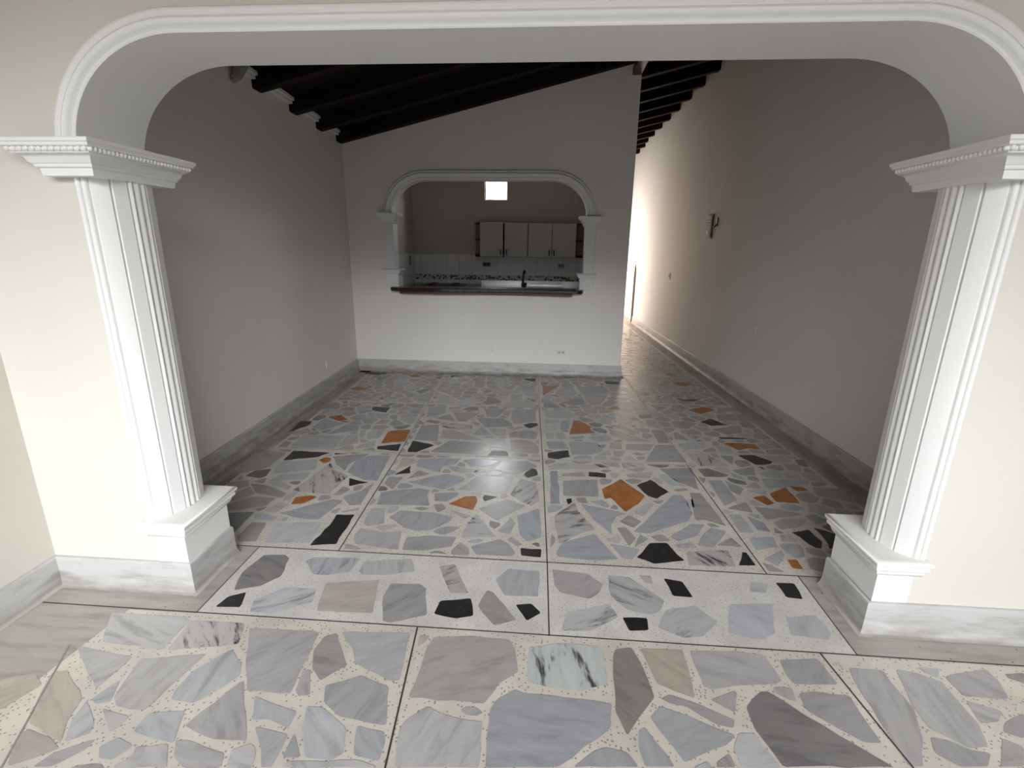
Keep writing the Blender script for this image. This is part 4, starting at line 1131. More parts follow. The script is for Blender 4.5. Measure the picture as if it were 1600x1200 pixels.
T 1387,7128 1493,7128 1546,7232 1390,7274
T 1341,7874 1233,7884 1191,7861 1197,7764 1267,7736 1345,7816
L 1282,8272 1115,8272 1115,8221 1217,8204
T 1766,7392 1756,7640 1705,7620 1645,7460
T 1269,7128 1367,7128 1370,7283 1326,7296 1233,7242
G 1176,7432 1143,7496 1072,7496 978,7391 978,7371 1137,7366
G 1536,7699 1520,7691 1494,7574 1627,7469 1684,7623
T 1466,7903 1363,7882 1365,7817 1466,7719 1510,7709 1528,7717 1556,7813
G 978,7728 978,7604 1079,7692 1045,7728
G 1755,7661 1750,7789 1601,7824 1576,7809 1548,7715 1698,7639
L 1515,7128 1682,7128 1648,7209 1569,7232
T 1184,7591 1283,7621 1261,7717 1189,7745 1110,7690
L 978,8006 978,7951 1046,7923 1151,8043 1078,8113
G 1501,8272 1338,8272 1416,8153 1504,8226
o 1516,8209 1423,8132 1503,8055 1592,8112 1574,8181
D 1702,8272 1521,8272 1524,8228 1582,8200
G 1107,7128 1248,7128 1213,7239 1174,7253 1113,7207
T 1493,8037 1409,8105 1346,8061 1366,7903 1462,7923 1500,8000
T 1072,7516 1142,7516 1169,7578 1093,7679 1013,7593
T 978,7128 1087,7128 1092,7206 978,7256
T 1059,7742 1096,7703 1177,7762 1171,7859 1064,7891
T 1179,7877 1219,7900 1197,8032 1169,8033 1063,7913
L 1557,7250 1557,7385 1458,7394 1392,7294
T 1634,7972 1651,8075 1604,8096 1513,8038 1519,8006
T 1636,7950 1516,7986 1481,7916 1569,7828 1591,7841
L 1736,8118 1730,8266 1594,8183 1612,8114 1663,8091
T 1095,8272 978,8272 978,8214 1073,8192 1095,8216
T 1220,7258 1312,7311 1268,7413 1192,7421 1154,7355 1181,7272
L 995,7584 978,7421 1054,7506
T 1356,7798 1281,7721 1302,7628 1445,7712
L 1135,7346 978,7351 978,7278 1102,7224 1161,7268
L 1749,7810 1744,7926 1654,7940 1613,7841
S 978,8193 978,8036 1067,8131 1067,8173
G 978,7930 978,7748 1039,7748 1044,7901
T 1202,8052 1247,8082 1213,8185 1109,8201 1087,8177 1087,8131 1169,8053
T 1698,9073 1694,9174 1567,9248 1504,9116 1532,9067
T 1402,8743 1381,8649 1446,8575 1495,8575 1529,8688 1448,8760
T 1357,9236 1215,9236 1262,9081 1303,9078 1378,9151
b 978,9301 978,9220 1073,9187 1189,9230 1198,9248 1178,9338 1065,9364
T 1361,8655 1382,8745 1358,8758 1232,8734 1249,8630
T 1570,8328 1729,8328 1727,8363 1646,8419 1572,8402
T 1557,9472 1392,9472 1400,9430 1511,9416
D 1203,9472 1067,9472 1073,9382 1182,9358
G 1301,9058 1258,9061 1217,9027 1213,8898 1305,8898 1369,8956
T 978,8328 1110,8328 1092,8411 978,8382
L 1130,8328 1298,8328 1220,8452 1113,8431
b 984,8792 1091,8739 1171,8784 1171,8859 1081,8885
T 1684,9405 1682,9472 1582,9472 1526,9404 1567,9303
T 1702,8972 1699,9053 1533,9047 1484,8943 1508,8898 1568,8884
G 1208,9357 1217,9256 1359,9256 1382,9291 1368,9377
o 1243,8609 1096,8586 1086,8517 1112,8451 1219,8473 1256,8515
T 1488,9127 1552,9263 1397,9278 1376,9244 1398,9155
L 978,9199 978,9011 1032,8998 1097,9054 1065,9169
L 1564,8865 1507,8878 1462,8774 1542,8702 1593,8720 1620,8789
T 1716,8637 1710,8790 1639,8781 1613,8715
L 1386,8944 1321,8885 1367,8776 1395,8761 1442,8779 1490,8889 1466,8934
T 1081,8721 978,8773 978,8648 1072,8617
T 1204,9042 1243,9074 1190,9209 1085,9170 1116,9059
T 978,8990 978,8814 1066,8899 1027,8978
o 1491,8555 1446,8555 1385,8486 1406,8389 1522,8432
T 1715,8613 1599,8700 1548,8683 1524,8584 1656,8565
T 978,8627 978,8528 1067,8526 1077,8592
G 1047,9472 978,9472 978,9326 1053,9379
b 1515,9056 1486,9107 1392,9136 1320,9066 1388,8964 1467,8954
T 1428,8565 1366,8635 1263,8607 1275,8520 1370,8500
T 1693,9198 1686,9380 1572,9281
T 1388,8328 1550,8328 1552,8404 1533,8415 1406,8368
T 1648,8546 1514,8565 1543,8433 1564,8420 1639,8438
T 1228,8632 1211,8737 1180,8766 1101,8721 1091,8606
G 1086,8905 1178,8878 1193,8892 1197,9023 1111,9040 1047,8985
T 1303,8878 1207,8878 1191,8862 1191,8783 1223,8752 1346,8776
G 1372,9472 1223,9472 1214,9378 1369,9397 1381,9423
T 1321,8328 1366,8328 1389,8377 1365,8480 1270,8501 1237,8463
L 1508,9396 1397,9411 1386,9386 1401,9298 1552,9283
b 1726,8388 1718,8589 1669,8549 1659,8435
b 1709,8811 1703,8948 1584,8871 1636,8801
L 978,8508 978,8403 1092,8432 1069,8506
b 1305,10007 1300,10120 1222,10144 1148,10089 1159,9990
T 1469,10154 1320,10117 1325,10009 1362,9995 1499,10064
T 1356,9976 1317,9990 1275,9808 1320,9792 1432,9858
T 1131,10426 1104,10401 1097,10358 1139,10284 1244,10324 1239,10416
L 1598,10238 1540,10328 1433,10326 1464,10180
L 1096,9528 1257,9528 1256,9594 1149,9667 1107,9653
T 1479,9563 1576,9626 1590,9721 1510,9749 1424,9644
b 978,10506 1094,10419 1118,10441 1121,10572
T 1312,10672 1111,10672 1126,10596 1250,10571
D 1671,9773 1666,9884 1558,9914 1471,9849 1514,9769 1600,9738
b 978,9992 978,9843 1124,9884 1144,9976
L 1428,10572 1423,10477 1543,10495 1563,10571 1524,10616
b 978,10473 978,10342 1078,10365 1084,10401
D 1313,9773 1263,9791 1213,9778 1163,9682 1267,9612 1351,9663
o 1129,9864 994,9826 1105,9674 1143,9687 1194,9785
L 1091,10672 978,10672 978,10529 1105,10597
T 978,10204 978,10056 1057,10139 1046,10186
T 1485,9528 1681,9528 1585,9608
T 1652,10233 1645,10409 1602,10408 1557,10338 1619,10243
T 1658,10094 1653,10212 1614,10224 1489,10156 1519,10066
b 1259,10422 1264,10324 1315,10299 1411,10328 1393,10441 1291,10455
L 1255,9809 1285,9979 1163,9970 1143,9878 1210,9798
T 1309,10140 1443,10180 1410,10307 1323,10280
T 978,9528 1076,9528 1077,9632 978,9621
L 1277,9528 1465,9528 1466,9546 1405,9636 1365,9647 1276,9594
G 1326,10640 1266,10558 1295,10475 1396,10461 1408,10574
o 1510,10048 1377,9980 1453,9864 1545,9929
D 1637,10587 1634,10672 1539,10672 1537,10631 1578,10583
T 1137,10106 1207,10158 1147,10262 1066,10191 1077,10142
T 978,10321 978,10224 1052,10205 1120,10277 1081,10345
G 1665,9905 1658,10074 1544,10040 1565,9933
T 1679,9568 1672,9752 1610,9721 1596,9625
b 1141,10564 1138,10445 1245,10436 1276,10468 1247,10551
S 1644,10429 1638,10567 1582,10564 1562,10488 1602,10428
T 1546,10475 1418,10456 1435,10346 1540,10348 1585,10418
T 1519,10672 1332,10672 1419,10591 1517,10634
G 1082,9653 978,9814 978,9641
G 1138,9996 1128,10088 1070,10123 978,10027
b 1448,9844 1333,9777 1371,9667 1408,9656 1495,9762
T 1227,10163 1289,10149 1303,10282 1254,10307 1168,10266
T 1152,10837 1179,10940 1122,10977 1022,10912 1067,10833
T 1332,10864 1289,10959 1198,10936 1171,10830 1221,10754
D 1159,11305 1094,11250 1101,11209 1174,11144 1271,11148 1281,11169 1275,11215
D 1468,11726 1355,11698 1406,11577 1464,11578 1506,11640
o 1298,11158 1288,11138 1327,11025 1433,11037 1473,11168 1457,11181
T 1141,11734 1099,11697 1102,11666 1212,11579 1283,11703 1236,11735
T 1552,10728 1633,10728 1627,10861 1526,10873 1505,10841
L 978,11737 978,11570 1025,11576 1082,11664 1079,11695
D 978,11389 978,11306 1081,11266 1150,11324 1168,11387 1140,11442 1116,11448
T 978,10728 1050,10822 1002,10907 978,10913
T 1113,11872 978,11872 978,11759 1087,11713 1127,11748
L 978,11284 978,11098 1081,11206 1074,11247
S 1220,11547 1158,11450 1185,11398 1348,11402 1340,11501
G 1270,11128 1177,11124 1126,11013 1131,10995 1192,10955 1289,10979 1309,11015
G 1472,11872 1372,11872 1347,11717 1467,11746 1490,11784
T 1438,11017 1327,11005 1306,10970 1352,10870 1413,10839 1487,10851 1511,10886 1505,10964
T 1616,11129 1609,11297 1508,11177
G 1464,11558 1404,11557 1359,11504 1369,11397 1386,11379 1416,11371 1482,11393 1523,11481
T 1627,10881 1621,11026 1525,10964 1530,10893
G 978,11550 978,11411 1099,11463 1026,11556
T 1240,11872 1133,11872 1146,11754 1230,11755
o 1294,11218 1300,11179 1447,11199 1408,11353 1385,11359
L 1595,11647 1590,11757 1506,11771 1485,11737 1524,11649
T 1393,10728 1531,10728 1487,10831 1419,10820
T 1488,11374 1428,11354 1468,11197 1487,11183 1592,11308
T 1608,11321 1602,11489 1542,11474 1502,11388
T 978,11078 978,10933 1007,10926 1110,10993 997,11081
S 1204,11560 1095,11647 1043,11568 1121,11468 1142,11462
T 1388,11569 1333,11698 1302,11696 1228,11566 1346,11520
L 1590,11777 1586,11872 1492,11872 1509,11791
T 1013,10728 1210,10728 1155,10818 1067,10812
D 1620,11050 1617,11107 1492,11162 1452,11031 1515,10982
D 1601,11509 1596,11627 1523,11629 1482,11568 1539,11493
b 1111,11029 1158,11131 1093,11189 1014,11094
G 1352,11872 1260,11872 1249,11750 1299,11716 1327,11717
L 1355,11382 1187,11378 1171,11322 1282,11235 1368,11369
S 1230,10728 1373,10728 1400,10823 1346,10850
T -689,538 -651,538 -543,686 -639,812 -702,816 -757,784 -766,628
T -1509,538 -1279,538 -1287,572 -1447,679 -1521,677
T -1535,835 -1522,697 -1448,699 -1287,818 -1375,898
L -754,1011 -697,835 -638,832 -550,948 -571,1017 -625,1038 -662,1042 -699,1037 -735,1023
G -786,633 -777,781 -923,809 -978,671 -916,614
L -945,816 -948,963 -986,1003 -1047,1013 -1113,996 -1140,984 -1165,863
L -416,691 -436,919 -534,935 -621,822 -525,696
L -872,998 -833,1010 -829,1047 -837,1082 -854,1103 -874,1112 -918,1090 -908,1049
L -1544,945 -1536,856 -1382,917 -1381,937 -1398,957 -1453,983
L -1226,801 -1269,807 -1427,689 -1282,593 -1210,744
T -1258,538 -1115,538 -1066,641 -1196,728 -1268,577
T -1357,1003 -1362,914 -1267,827 -1222,821 -1186,860 -1169,942 -1275,1016 -1298,1017
G -626,538 -402,538 -414,671 -525,676
G -1093,538 -931,538 -929,599 -992,656 -1046,637
G -769,800 -716,830 -774,1007 -927,960 -916,828
G -911,538 -715,538 -780,614 -909,595
L -997,675 -955,798 -1173,844 -1207,807 -1191,749 -1052,656
T -438,939 -448,1059 -473,1054 -506,1026 -538,978 -531,954
T 307,1112 247,960 297,908 457,945 502,998 403,1124 351,1124
G 634,1142 551,1004 629,962 764,1001 790,1050 777,1120 747,1134 709,1144 671,1146
G -411,1048 -397,882 -280,856 -246,961 -314,1066 -364,1062
T 94,1009 91,1044 39,1093 5,1096 -28,1072 -53,1029
T -223,538 -60,538 -44,606 -66,659 -235,744 -279,673
L 1140,1046 1129,1156 1021,1161 1008,1005
T 465,677 468,699 294,787 216,685 352,599
G 229,969 261,1049 225,1092 187,1111 155,1103 120,1063 111,1043 114,1002 139,973
C 850,669 922,759 907,846 817,871 768,806 831,675
T -280,836 -395,862 -379,678 -296,684 -249,760 -249,788
T 921,1460 862,1459 848,1445 860,1427 889,1409 908,1406
G 989,1015 1000,1151 960,1165 922,1169 884,1162 847,1146 810,1119 809,1057
G 929,538 949,538 1088,668 1052,729 937,746 865,656
T 283,893 231,948 139,953 67,843 164,707 201,698 282,803
T 574,538 634,538 687,631 605,750 520,734 488,700 485,673
G -108,973 -227,954 -263,846 -235,803 -83,868
G -268,1033 -230,974 -107,994 -90,1024 -105,1044 -142,1068 -179,1079 -214,1074 -250,1053
G -39,538 169,538 201,671 159,688 -25,600
G 978,538 1187,538 1178,637 1103,655
T 619,945 535,990 474,934 522,755 604,770 638,812
L 122,962 99,988 -74,1011 -90,983 -63,868 -15,839 49,852
L 998,984 805,1037 782,992 821,891 913,865 1000,953
G -366,538 -245,538 -297,664 -377,658
L 462,1081 520,1009 569,1073 538,1171 493,1149 470,1111
G 1011,935 926,850 941,765 1051,749 1093,859
T 364,538 550,538 471,657 363,582
T 143,702 51,832 -9,820 -48,668 -28,620
T 657,538 906,538 846,649 823,656 706,623
T 1176,658 1157,856 1112,853 1069,739 1107,675
G 456,924 303,889 302,806 477,717 504,746
G -229,784 -229,763 -65,681 -29,824 -72,851
L 190,538 344,538 343,582 218,656
G 809,673 750,797 653,799 622,760 703,643
T 765,980 639,945 657,819 751,817 802,884
C -415,1592 -459,1592 -454,1537 -433,1551
G 1156,876 1142,1025 1019,980 1020,953 1109,872
G -218,1263 -183,1263 -164,1275 -191,1294 -221,1293 -241,1278
G 1281,1192 1268,1007 1450,1027 1367,1204 1328,1202
T 2139,1097 1998,1122 1987,927 2138,912 2210,976
T 2034,675 1942,872 1886,863 1820,697 1861,633
G 1872,1585 1828,1572 1796,1551 1736,1465 1758,1443 1886,1430 1962,1531 1947,1590
T 1200,787 1207,714 1383,687 1414,713 1394,807 1304,853
G 2532,1113 2532,1382 2307,1258 2428,1116
G 1712,1122 1748,1077 1982,1135 1968,1216 1923,1256 1750,1239
T 2111,1458 2134,1361 2266,1308 2298,1458 2194,1519
L 2133,893 1981,907 1960,882 2051,686 2163,733
G 1730,942 1734,1062 1696,1110 1609,1116 1495,1006 1509,962 1650,889
T 1975,1516 1902,1418 1935,1272 1978,1234 2115,1357 2091,1455
G 1988,1217 2001,1141 2142,1117 2288,1252 2267,1286 2128,1342
L 2332,538 2532,538 2532,773 2508,772 2330,580
G 1366,538 1600,538 1573,670 1428,699 1395,671
T 2410,1105 2297,1234 2158,1104 2229,983 2305,970
G 2085,538 2312,538 2310,580 2200,712 2176,717 2053,665
T 2532,1436 2532,1592 2386,1592 2392,1511
G 1640,871 1504,942 1413,812 1433,718 1578,689 1626,739
T 2532,793 2532,1093 2428,1096 2321,958 2365,863 2506,792
L 1223,538 1346,538 1374,668 1209,694
L 2320,599 2487,779 2359,844 2219,720
G 1629,1316 1714,1297 1738,1412 1685,1406 1652,1388 1634,1360
L 1611,1136 1694,1131 1732,1247 1715,1276 1579,1307 1547,1261
L 1838,538 2065,538 2035,655 1865,613
L 1513,1592 1436,1592 1446,1570 1479,1547
L 1967,921 1978,1113 1754,1057 1750,943 1880,882 1943,893
G 1621,538 1817,538 1846,620 1802,687 1639,723 1592,675
T 1748,1259 1914,1275 1883,1411 1761,1422 1732,1286
G 2532,1405 2383,1493 2318,1457 2284,1297 2299,1276
G 2195,1592 1967,1592 1981,1535 2099,1474 2184,1536
C 2366,1592 2215,1592 2205,1536 2309,1475 2372,1510
G 2226,964 2152,898 2183,735 2202,732 2345,858 2303,951
C 1802,707 1866,867 1741,925 1660,871 1647,742
T 1162,1188 1180,998 1248,1011 1261,1186
G 1264,986 1182,978 1198,810 1292,869
T 1463,1009 1285,983 1312,871 1399,827 1490,957
G 1400,1181 1473,1026 1592,1128 1538,1214 1482,1215 1440,1204
L -1081,300 -1045,188 -898,147 -842,177 -824,226 -851,297 -888,329 -1013,354
T -1156,-582 -999,-582 -1043,-430 -1157,-500
L -1064,181 -1100,294 -1141,296 -1282,178 -1276,105 -1230,51 -1133,62
G -1003,-37 -1035,-152 -1010,-190 -806,-196 -838,-94 -965,-24
L -749,33 -819,-89 -784,-201 -738,-208 -681,-172 -604,7
G -540,-582 -307,-582 -322,-416 -496,-387
G -614,472 -632,472 -831,300 -806,236 -637,244 -586,355
T -671,-189 -721,-221 -639,-339 -518,-356 -499,-228
T -795,-218 -1008,-210 -1042,-370 -1030,-401 -875,-384
G -384,295 -400,472 -593,472 -567,362
L -1403,-151 -1264,-277 -1237,-266 -1192,-161 -1255,-59
T -324,-396 -339,-218 -440,-195 -479,-226 -499,-365
G -657,-349 -740,-227 -777,-226 -856,-392 -797,-469 -698,-448
G -362,35 -374,178 -561,131 -587,19 -473,-32
G -1130,42 -1225,31 -1241,-44 -1176,-150 -1054,-144 -1023,-33
T -1473,472 -1506,472 -1487,256 -1367,252 -1355,373
T -1485,236 -1470,58 -1296,109 -1302,178 -1362,232
G -1278,-291 -1424,-159 -1451,-158 -1433,-361 -1325,-376
G -803,-582 -561,-582 -693,-468 -792,-489
G -1041,472 -1213,472 -1220,415 -1139,316 -1096,313 -1026,369
L -978,-582 -823,-582 -811,-483 -872,-404 -1025,-421
L -1413,-582 -1380,-582 -1303,-458 -1327,-396 -1431,-381
G -838,157 -889,129 -952,-9 -834,-74 -766,43
T -663,472 -842,472 -872,342 -842,316
G -1169,-483 -1048,-410 -1061,-378 -1230,-285 -1259,-297 -1309,-388 -1284,-450
G -636,224 -806,216 -823,171 -748,53 -605,29 -580,138
L -863,472 -1021,472 -1007,373 -891,350
L -587,-5 -659,-172 -491,-210 -454,-181 -481,-50
T -1336,369 -1347,246 -1292,196 -1158,308 -1234,400
T -1468,38 -1452,-138 -1423,-139 -1260,-39 -1245,38 -1289,90
G -341,-197 -360,13 -461,-48 -434,-176
T -376,198 -382,273 -570,342 -619,235 -564,151
G -1356,-582 -1176,-582 -1177,-502 -1287,-470
T -1060,-356 -1027,-202 -1051,-164 -1174,-170 -1216,-269
L -1233,472 -1442,472 -1343,388 -1239,419
L -911,130 -1048,168 -1114,56 -1010,-18 -972,-5
G -560,-553 -515,-378 -639,-359 -679,-454
G 1227,73 1210,258 1094,266 1049,208 1124,55
T 495,-307 449,-185 427,-174 273,-189 216,-246 210,-304 277,-409 303,-421
T -14,-121 -43,-87 -203,-82 -276,-196 -176,-251 -78,-231
L 1030,-582 1122,-582 1150,-377 1113,-347 1000,-397
T -29,-73 -1,-105 149,24 18,174 -69,140
T 1080,-44 1025,-70 1006,-177 1104,-243 1213,-151
T 204,-229 257,-176 208,11 167,13 14,-118
T -137,182 -81,157 15,194 25,326 -137,446
L -154,472 -364,472 -352,341
G 1142,-582 1288,-582 1268,-373 1170,-382
G 127,472 -134,472 35,344 126,424
G 912,175 804,272 761,269 700,107 758,27 821,18 858,35
G 620,472 580,472 444,312 505,225 667,325
G 301,91 379,82 491,142 493,209 425,304 355,330 273,290 253,244
L 1031,218 1078,278 1060,337 892,424 820,284 926,189
G 862,-582 1010,-582 980,-398 928,-373 797,-453
G 107,-582 360,-582 296,-440 272,-429
G 632,-92 583,-91 469,-181 513,-298 687,-300 719,-242
L 437,-157 455,-166 567,-78 495,121 392,66
L -97,-582 87,-582 3,-410 -76,-457
T 191,-300 196,-247 2,-134 -60,-240 15,-371
T 563,-582 839,-582 776,-456 755,-446
G 870,472 641,472 687,327 757,288 801,292 877,439
L 1208,278 1190,472 1126,472 1079,344 1096,286
L -271,-582 -117,-582 -97,-457 -196,-416 -281,-472
G -188,-267 -292,-210 -283,-450 -207,-399
L -345,259 -327,57 -257,59 -148,163
L 334,472 147,472 146,423 267,309 344,346
G 227,16 276,-168 416,-155 373,63 297,72
G 1266,-353 1249,-160 1116,-259 1124,-330 1164,-363
T 1107,44 1032,197 931,170 878,32 1017,-52 1074,-25
T 586,-71 634,-73 739,19 683,96 516,124
L 865,16 833,2 835,-193 911,-219 986,-175 1005,-68
G -202,-62 -51,-67 -89,139 -132,150 -241,47
L 564,-553 741,-432 687,-320 512,-318
T 937,-355 989,-380 1104,-330 1096,-261 995,-193 923,-235
G 903,-237 825,-211 738,-250 704,-310 762,-427 783,-438 917,-356
G 102,-550 257,-415 196,-319 19,-391
G 382,-582 542,-582 494,-334 316,-436
G 682,117 742,274 679,309 512,206 512,145
T 135,406 45,326 40,210 235,253 254,295
G -350,318 -347,281 -157,195 -157,441
L 36,189 168,33 212,30 282,86 235,233
T -326,37 -306,-191 -220,-71 -260,39
G 1105,472 890,472 896,444 1063,358
L -77,-251 -169,-270 -186,-398 -86,-440 -2,-390
L 815,-194 813,-1 755,7 650,-85 735,-229
G 1247,-140 1229,53 1125,35 1094,-30
C 554,472 354,472 364,348 428,325
G 2532,-136 2532,67 2433,39 2429,-61
L 1280,-112 1461,-199 1524,-79 1424,32
L 2163,3 2067,-29 2048,-167 2158,-229 2257,-170 2264,-130
T 1895,-437 1896,-409 1720,-284 1661,-332 1700,-464 1777,-509
T 2219,-582 2444,-582 2372,-419
L 1324,-582 1519,-582 1473,-464 1358,-414 1309,-426
T 2264,-189 2168,-246 2159,-357 2370,-383 2380,-367 2377,-326
T 1426,78 1595,178 1597,226 1414,306 1384,126
L 1737,472 1539,472 1679,348 1735,371
L 1661,-18 1633,-63 1742,-201 1820,-154 1842,-43 1796,17
G 2368,472 2136,472 2160,358 2288,337
T 2131,-381 1968,-350 1916,-408 1915,-439 1982,-513 2117,-468
T 2148,-246 2038,-184 1979,-223 1975,-331 2139,-362
L 2082,241 1974,137 2033,3 2059,-11 2160,23 2188,79
C 2532,284 2532,347 2382,448 2305,326 2360,230
G 2532,88 2532,263 2364,210 2345,141 2426,58
G 1847,318 1862,172 1959,150 2073,262 1906,343
T 1435,50 1539,-66 1615,-55 1644,-8 1597,156
G 1745,354 1684,328 1616,230 1619,194 1812,136 1843,167 1827,317
G 2345,217 2287,317 2156,339 2094,269 2204,93 2326,145
L 1477,472 1226,472 1235,370 1399,321
L 2466,-582 2532,-582 2532,-383 2396,-379 2385,-397
G 2504,-148 2417,-77 2284,-135 2277,-173 2386,-306
T 1621,-329 1471,-232 1373,-399 1479,-445
T 1237,349 1257,139 1364,134 1388,303
G 2409,-59 2413,43 2332,126 2207,72 2179,16 2278,-116
G 1542,-86 1476,-212 1641,-318 1711,-266 1728,-217 1617,-75
T 1988,-582 2199,-582 2123,-487 1988,-532
G 2116,472 1964,472 1919,359 2082,285 2141,352
L 2028,-166 2047,-27 2023,-15 1861,-49 1841,-154 1968,-206
G 1456,-218 1283,-147 1307,-405 1352,-394
L 1540,-582 1680,-467 1642,-338 1493,-459
G 1509,472 1428,322 1603,245 1664,335
L 1830,-172 1748,-221 1732,-268 1905,-391 1954,-335 1959,-224
L 1942,472 1757,472 1755,371 1837,335 1899,361
L 1811,31 1856,-30 2011,3 1955,131 1856,152 1824,120
T 1615,174 1661,2 1791,36 1803,118
L 1259,119 1278,-86 1415,50 1368,113
T 1583,-582 1768,-582 1767,-526 1692,-483
L 2532,-363 2532,-156 2397,-325 2400,-359
G 2532,371 2532,472 2389,472
G 2209,-561 2361,-402 2152,-377 2137,-473
L 1788,-582 1968,-582 1968,-528 1903,-455 1787,-526
C -661,-1252 -819,-1354 -810,-1420 -723,-1478 -564,-1375 -560,-1357
L -1378,-1015 -1364,-1174 -1179,-1167 -1161,-1053 -1333,-990
G -829,-1422 -839,-1356 -891,-1321 -1059,-1376 -1035,-1469 -926,-1516
G -242,-1367 -255,-1217 -392,-1163 -442,-1313 -312,-1391
T -1005,-984 -915,-1107 -763,-1062 -782,-932 -912,-845
L -1140,-1051 -1160,-1174 -1132,-1211 -944,-1158 -930,-1120 -1021,-996 -1092,-1007
G -762,-931 -744,-1054 -555,-1005 -546,-902 -659,-864
L -611,-628 -876,-628 -858,-705 -686,-714
G -1320,-1682 -1100,-1682 -1140,-1575 -1211,-1552
L -737,-1682 -530,-1682 -528,-1597 -691,-1583
T -1294,-628 -1412,-628 -1401,-756 -1259,-795 -1240,-785
T -572,-628 -671,-727 -651,-845 -538,-884 -481,-840 -468,-790
L -472,-859 -526,-900 -536,-1010 -478,-1087 -416,-1109 -317,-971
T -299,-709 -306,-628 -548,-628 -453,-776
T -897,-628 -1080,-628 -1117,-741 -934,-832 -876,-714
T -1146,-1226 -1175,-1187 -1363,-1194 -1346,-1388 -1276,-1403 -1142,-1322
L -830,-1338 -692,-1233 -759,-1082 -911,-1127 -925,-1166 -881,-1303
G -906,-1682 -760,-1682 -707,-1572 -732,-1496 -818,-1438 -913,-1532
G -257,-1194 -276,-972 -297,-977 -400,-1122 -391,-1142
G -1281,-1423 -1344,-1409 -1322,-1653 -1226,-1539
L -1399,-777 -1380,-993 -1342,-972 -1272,-812
C -243,-1682 -214,-1682 -240,-1387 -306,-1410 -368,-1544
T -672,-1228 -498,-1093 -550,-1024 -741,-1074
G -1207,-794 -1092,-987 -1023,-976 -948,-847 -1130,-757
G -1321,-973 -1152,-1035 -1110,-996 -1226,-801 -1250,-813
T -326,-1406 -455,-1329 -540,-1361 -545,-1380 -481,-1543 -386,-1536
T -899,-829 -773,-914 -671,-848 -690,-734 -859,-725
G -1054,-1473 -1080,-1376 -1132,-1340 -1261,-1418 -1207,-1532 -1135,-1555
G -1079,-1682 -926,-1682 -933,-1535 -1041,-1488 -1121,-1569
T -641,-1244 -546,-1342 -462,-1310 -409,-1150 -419,-1129 -482,-1106
L -510,-1682 -270,-1682 -384,-1556 -483,-1563 -508,-1592
L -943,-1178 -1126,-1230 -1122,-1323 -1069,-1359 -902,-1303
C -278,-952 -297,-730 -448,-796 -461,-842 -301,-958
T -560,-1396 -711,-1494 -689,-1563 -522,-1577 -500,-1552
G -1101,-628 -1273,-628 -1221,-779 -1138,-739
L 508,-1486 477,-1434 324,-1447 303,-1467 315,-1559 447,-1664
G 661,-1091 702,-1210 807,-1228 841,-1206 833,-1087 748,-1042 675,-1066
C 123,-1107 57,-1092 -10,-1174 24,-1289 96,-1329 158,-1252
T 386,-1163 414,-1154 439,-1113 421,-1007 277,-923 210,-1062
G 1355,-1341 1353,-1315 1225,-1249 1149,-1308 1163,-1457 1247,-1458
G 4,-1290 -28,-1182 -117,-1186 -202,-1343 -149,-1361
G 684,-1217 643,-1101 455,-1124 432,-1162 535,-1312 619,-1299
L 752,-628 584,-628 571,-678 661,-819 800,-811 811,-769
G 1277,-1682 1387,-1682 1378,-1585 1334,-1586
T 1210,-628 990,-628 991,-668 1097,-768
G 1328,-1049 1325,-1020 1236,-969 1110,-1029 1092,-1066 1212,-1151
L -14,-1682 103,-1682 94,-1467 -44,-1502 -63,-1555
G 1025,-1682 1100,-1682 1138,-1479 943,-1456 920,-1470
T 6,-628 -253,-628 -122,-808 11,-669
T 329,-1426 476,-1414 519,-1324 416,-1174 390,-1182 318,-1266
L 440,-1004 458,-1104 643,-1080 657,-1057 600,-915 506,-924
G 853,-1086 861,-1202 980,-1214 1035,-1087 941,-1037
T 166,-795 170,-824 262,-904 395,-764 294,-668
G 980,-1235 854,-1221 819,-1244 836,-1397 907,-1454 932,-1439 994,-1263
G 620,-1682 800,-1682 781,-1596 677,-1572
T 949,-1019 1048,-1072 1072,-1062 1092,-1020 1046,-857 914,-898
C 200,-1682 438,-1682 306,-1577
L 563,-628 303,-628 304,-649 413,-754 552,-673
G 620,-1319 537,-1332 494,-1423 525,-1477 646,-1511 691,-1413
T 821,-1682 1003,-1682 903,-1482 800,-1591
C -247,-900 -234,-1044 -209,-1051 -25,-958 -122,-828
L 674,-1046 742,-1023 818,-856 803,-831 661,-839 618,-906
T -178,-1682 -35,-1682 -80,-1567 -186,-1585
G 1305,-800 1289,-628 1235,-628 1116,-776 1225,-841
T 1323,-996 1307,-821 1235,-858 1246,-951
T 289,-1453 310,-1433 298,-1272 173,-1264 109,-1345 127,-1427
T 830,-775 819,-819 836,-847 903,-881 1047,-836 1082,-782 980,-685
G -81,-1546 -62,-1496 -155,-1380 -206,-1363 -188,-1565
C 22,-687 -104,-820 -10,-946 150,-825 146,-796
C -118,-1166 -26,-1162 41,-1080 -16,-976 -193,-1066
G 507,-904 601,-895 644,-829 558,-693 445,-768
T 1376,-1565 1358,-1368 1264,-1469 1333,-1566
G 89,-1348 15,-1307 -133,-1376 -47,-1483 98,-1445
L 970,-628 773,-628 826,-754 971,-667
T 283,-628 26,-628 31,-668 155,-777 284,-649
G 800,-1248 699,-1230 637,-1308 708,-1401 815,-1393
T 123,-1682 172,-1682 295,-1561 284,-1472 122,-1447
G 463,-1682 598,-1682 660,-1560 645,-1532 525,-1498
L 1136,-1293 1213,-1233 1203,-1169 1078,-1081 1056,-1090 998,-1225 1012,-1254
L 59,-1072 131,-1088 190,-1059 247,-917 160,-842 0,-964
L 143,-1104 177,-1244 303,-1252 369,-1176 197,-1078
T 834,-869 762,-1027 842,-1069 929,-1021 894,-898
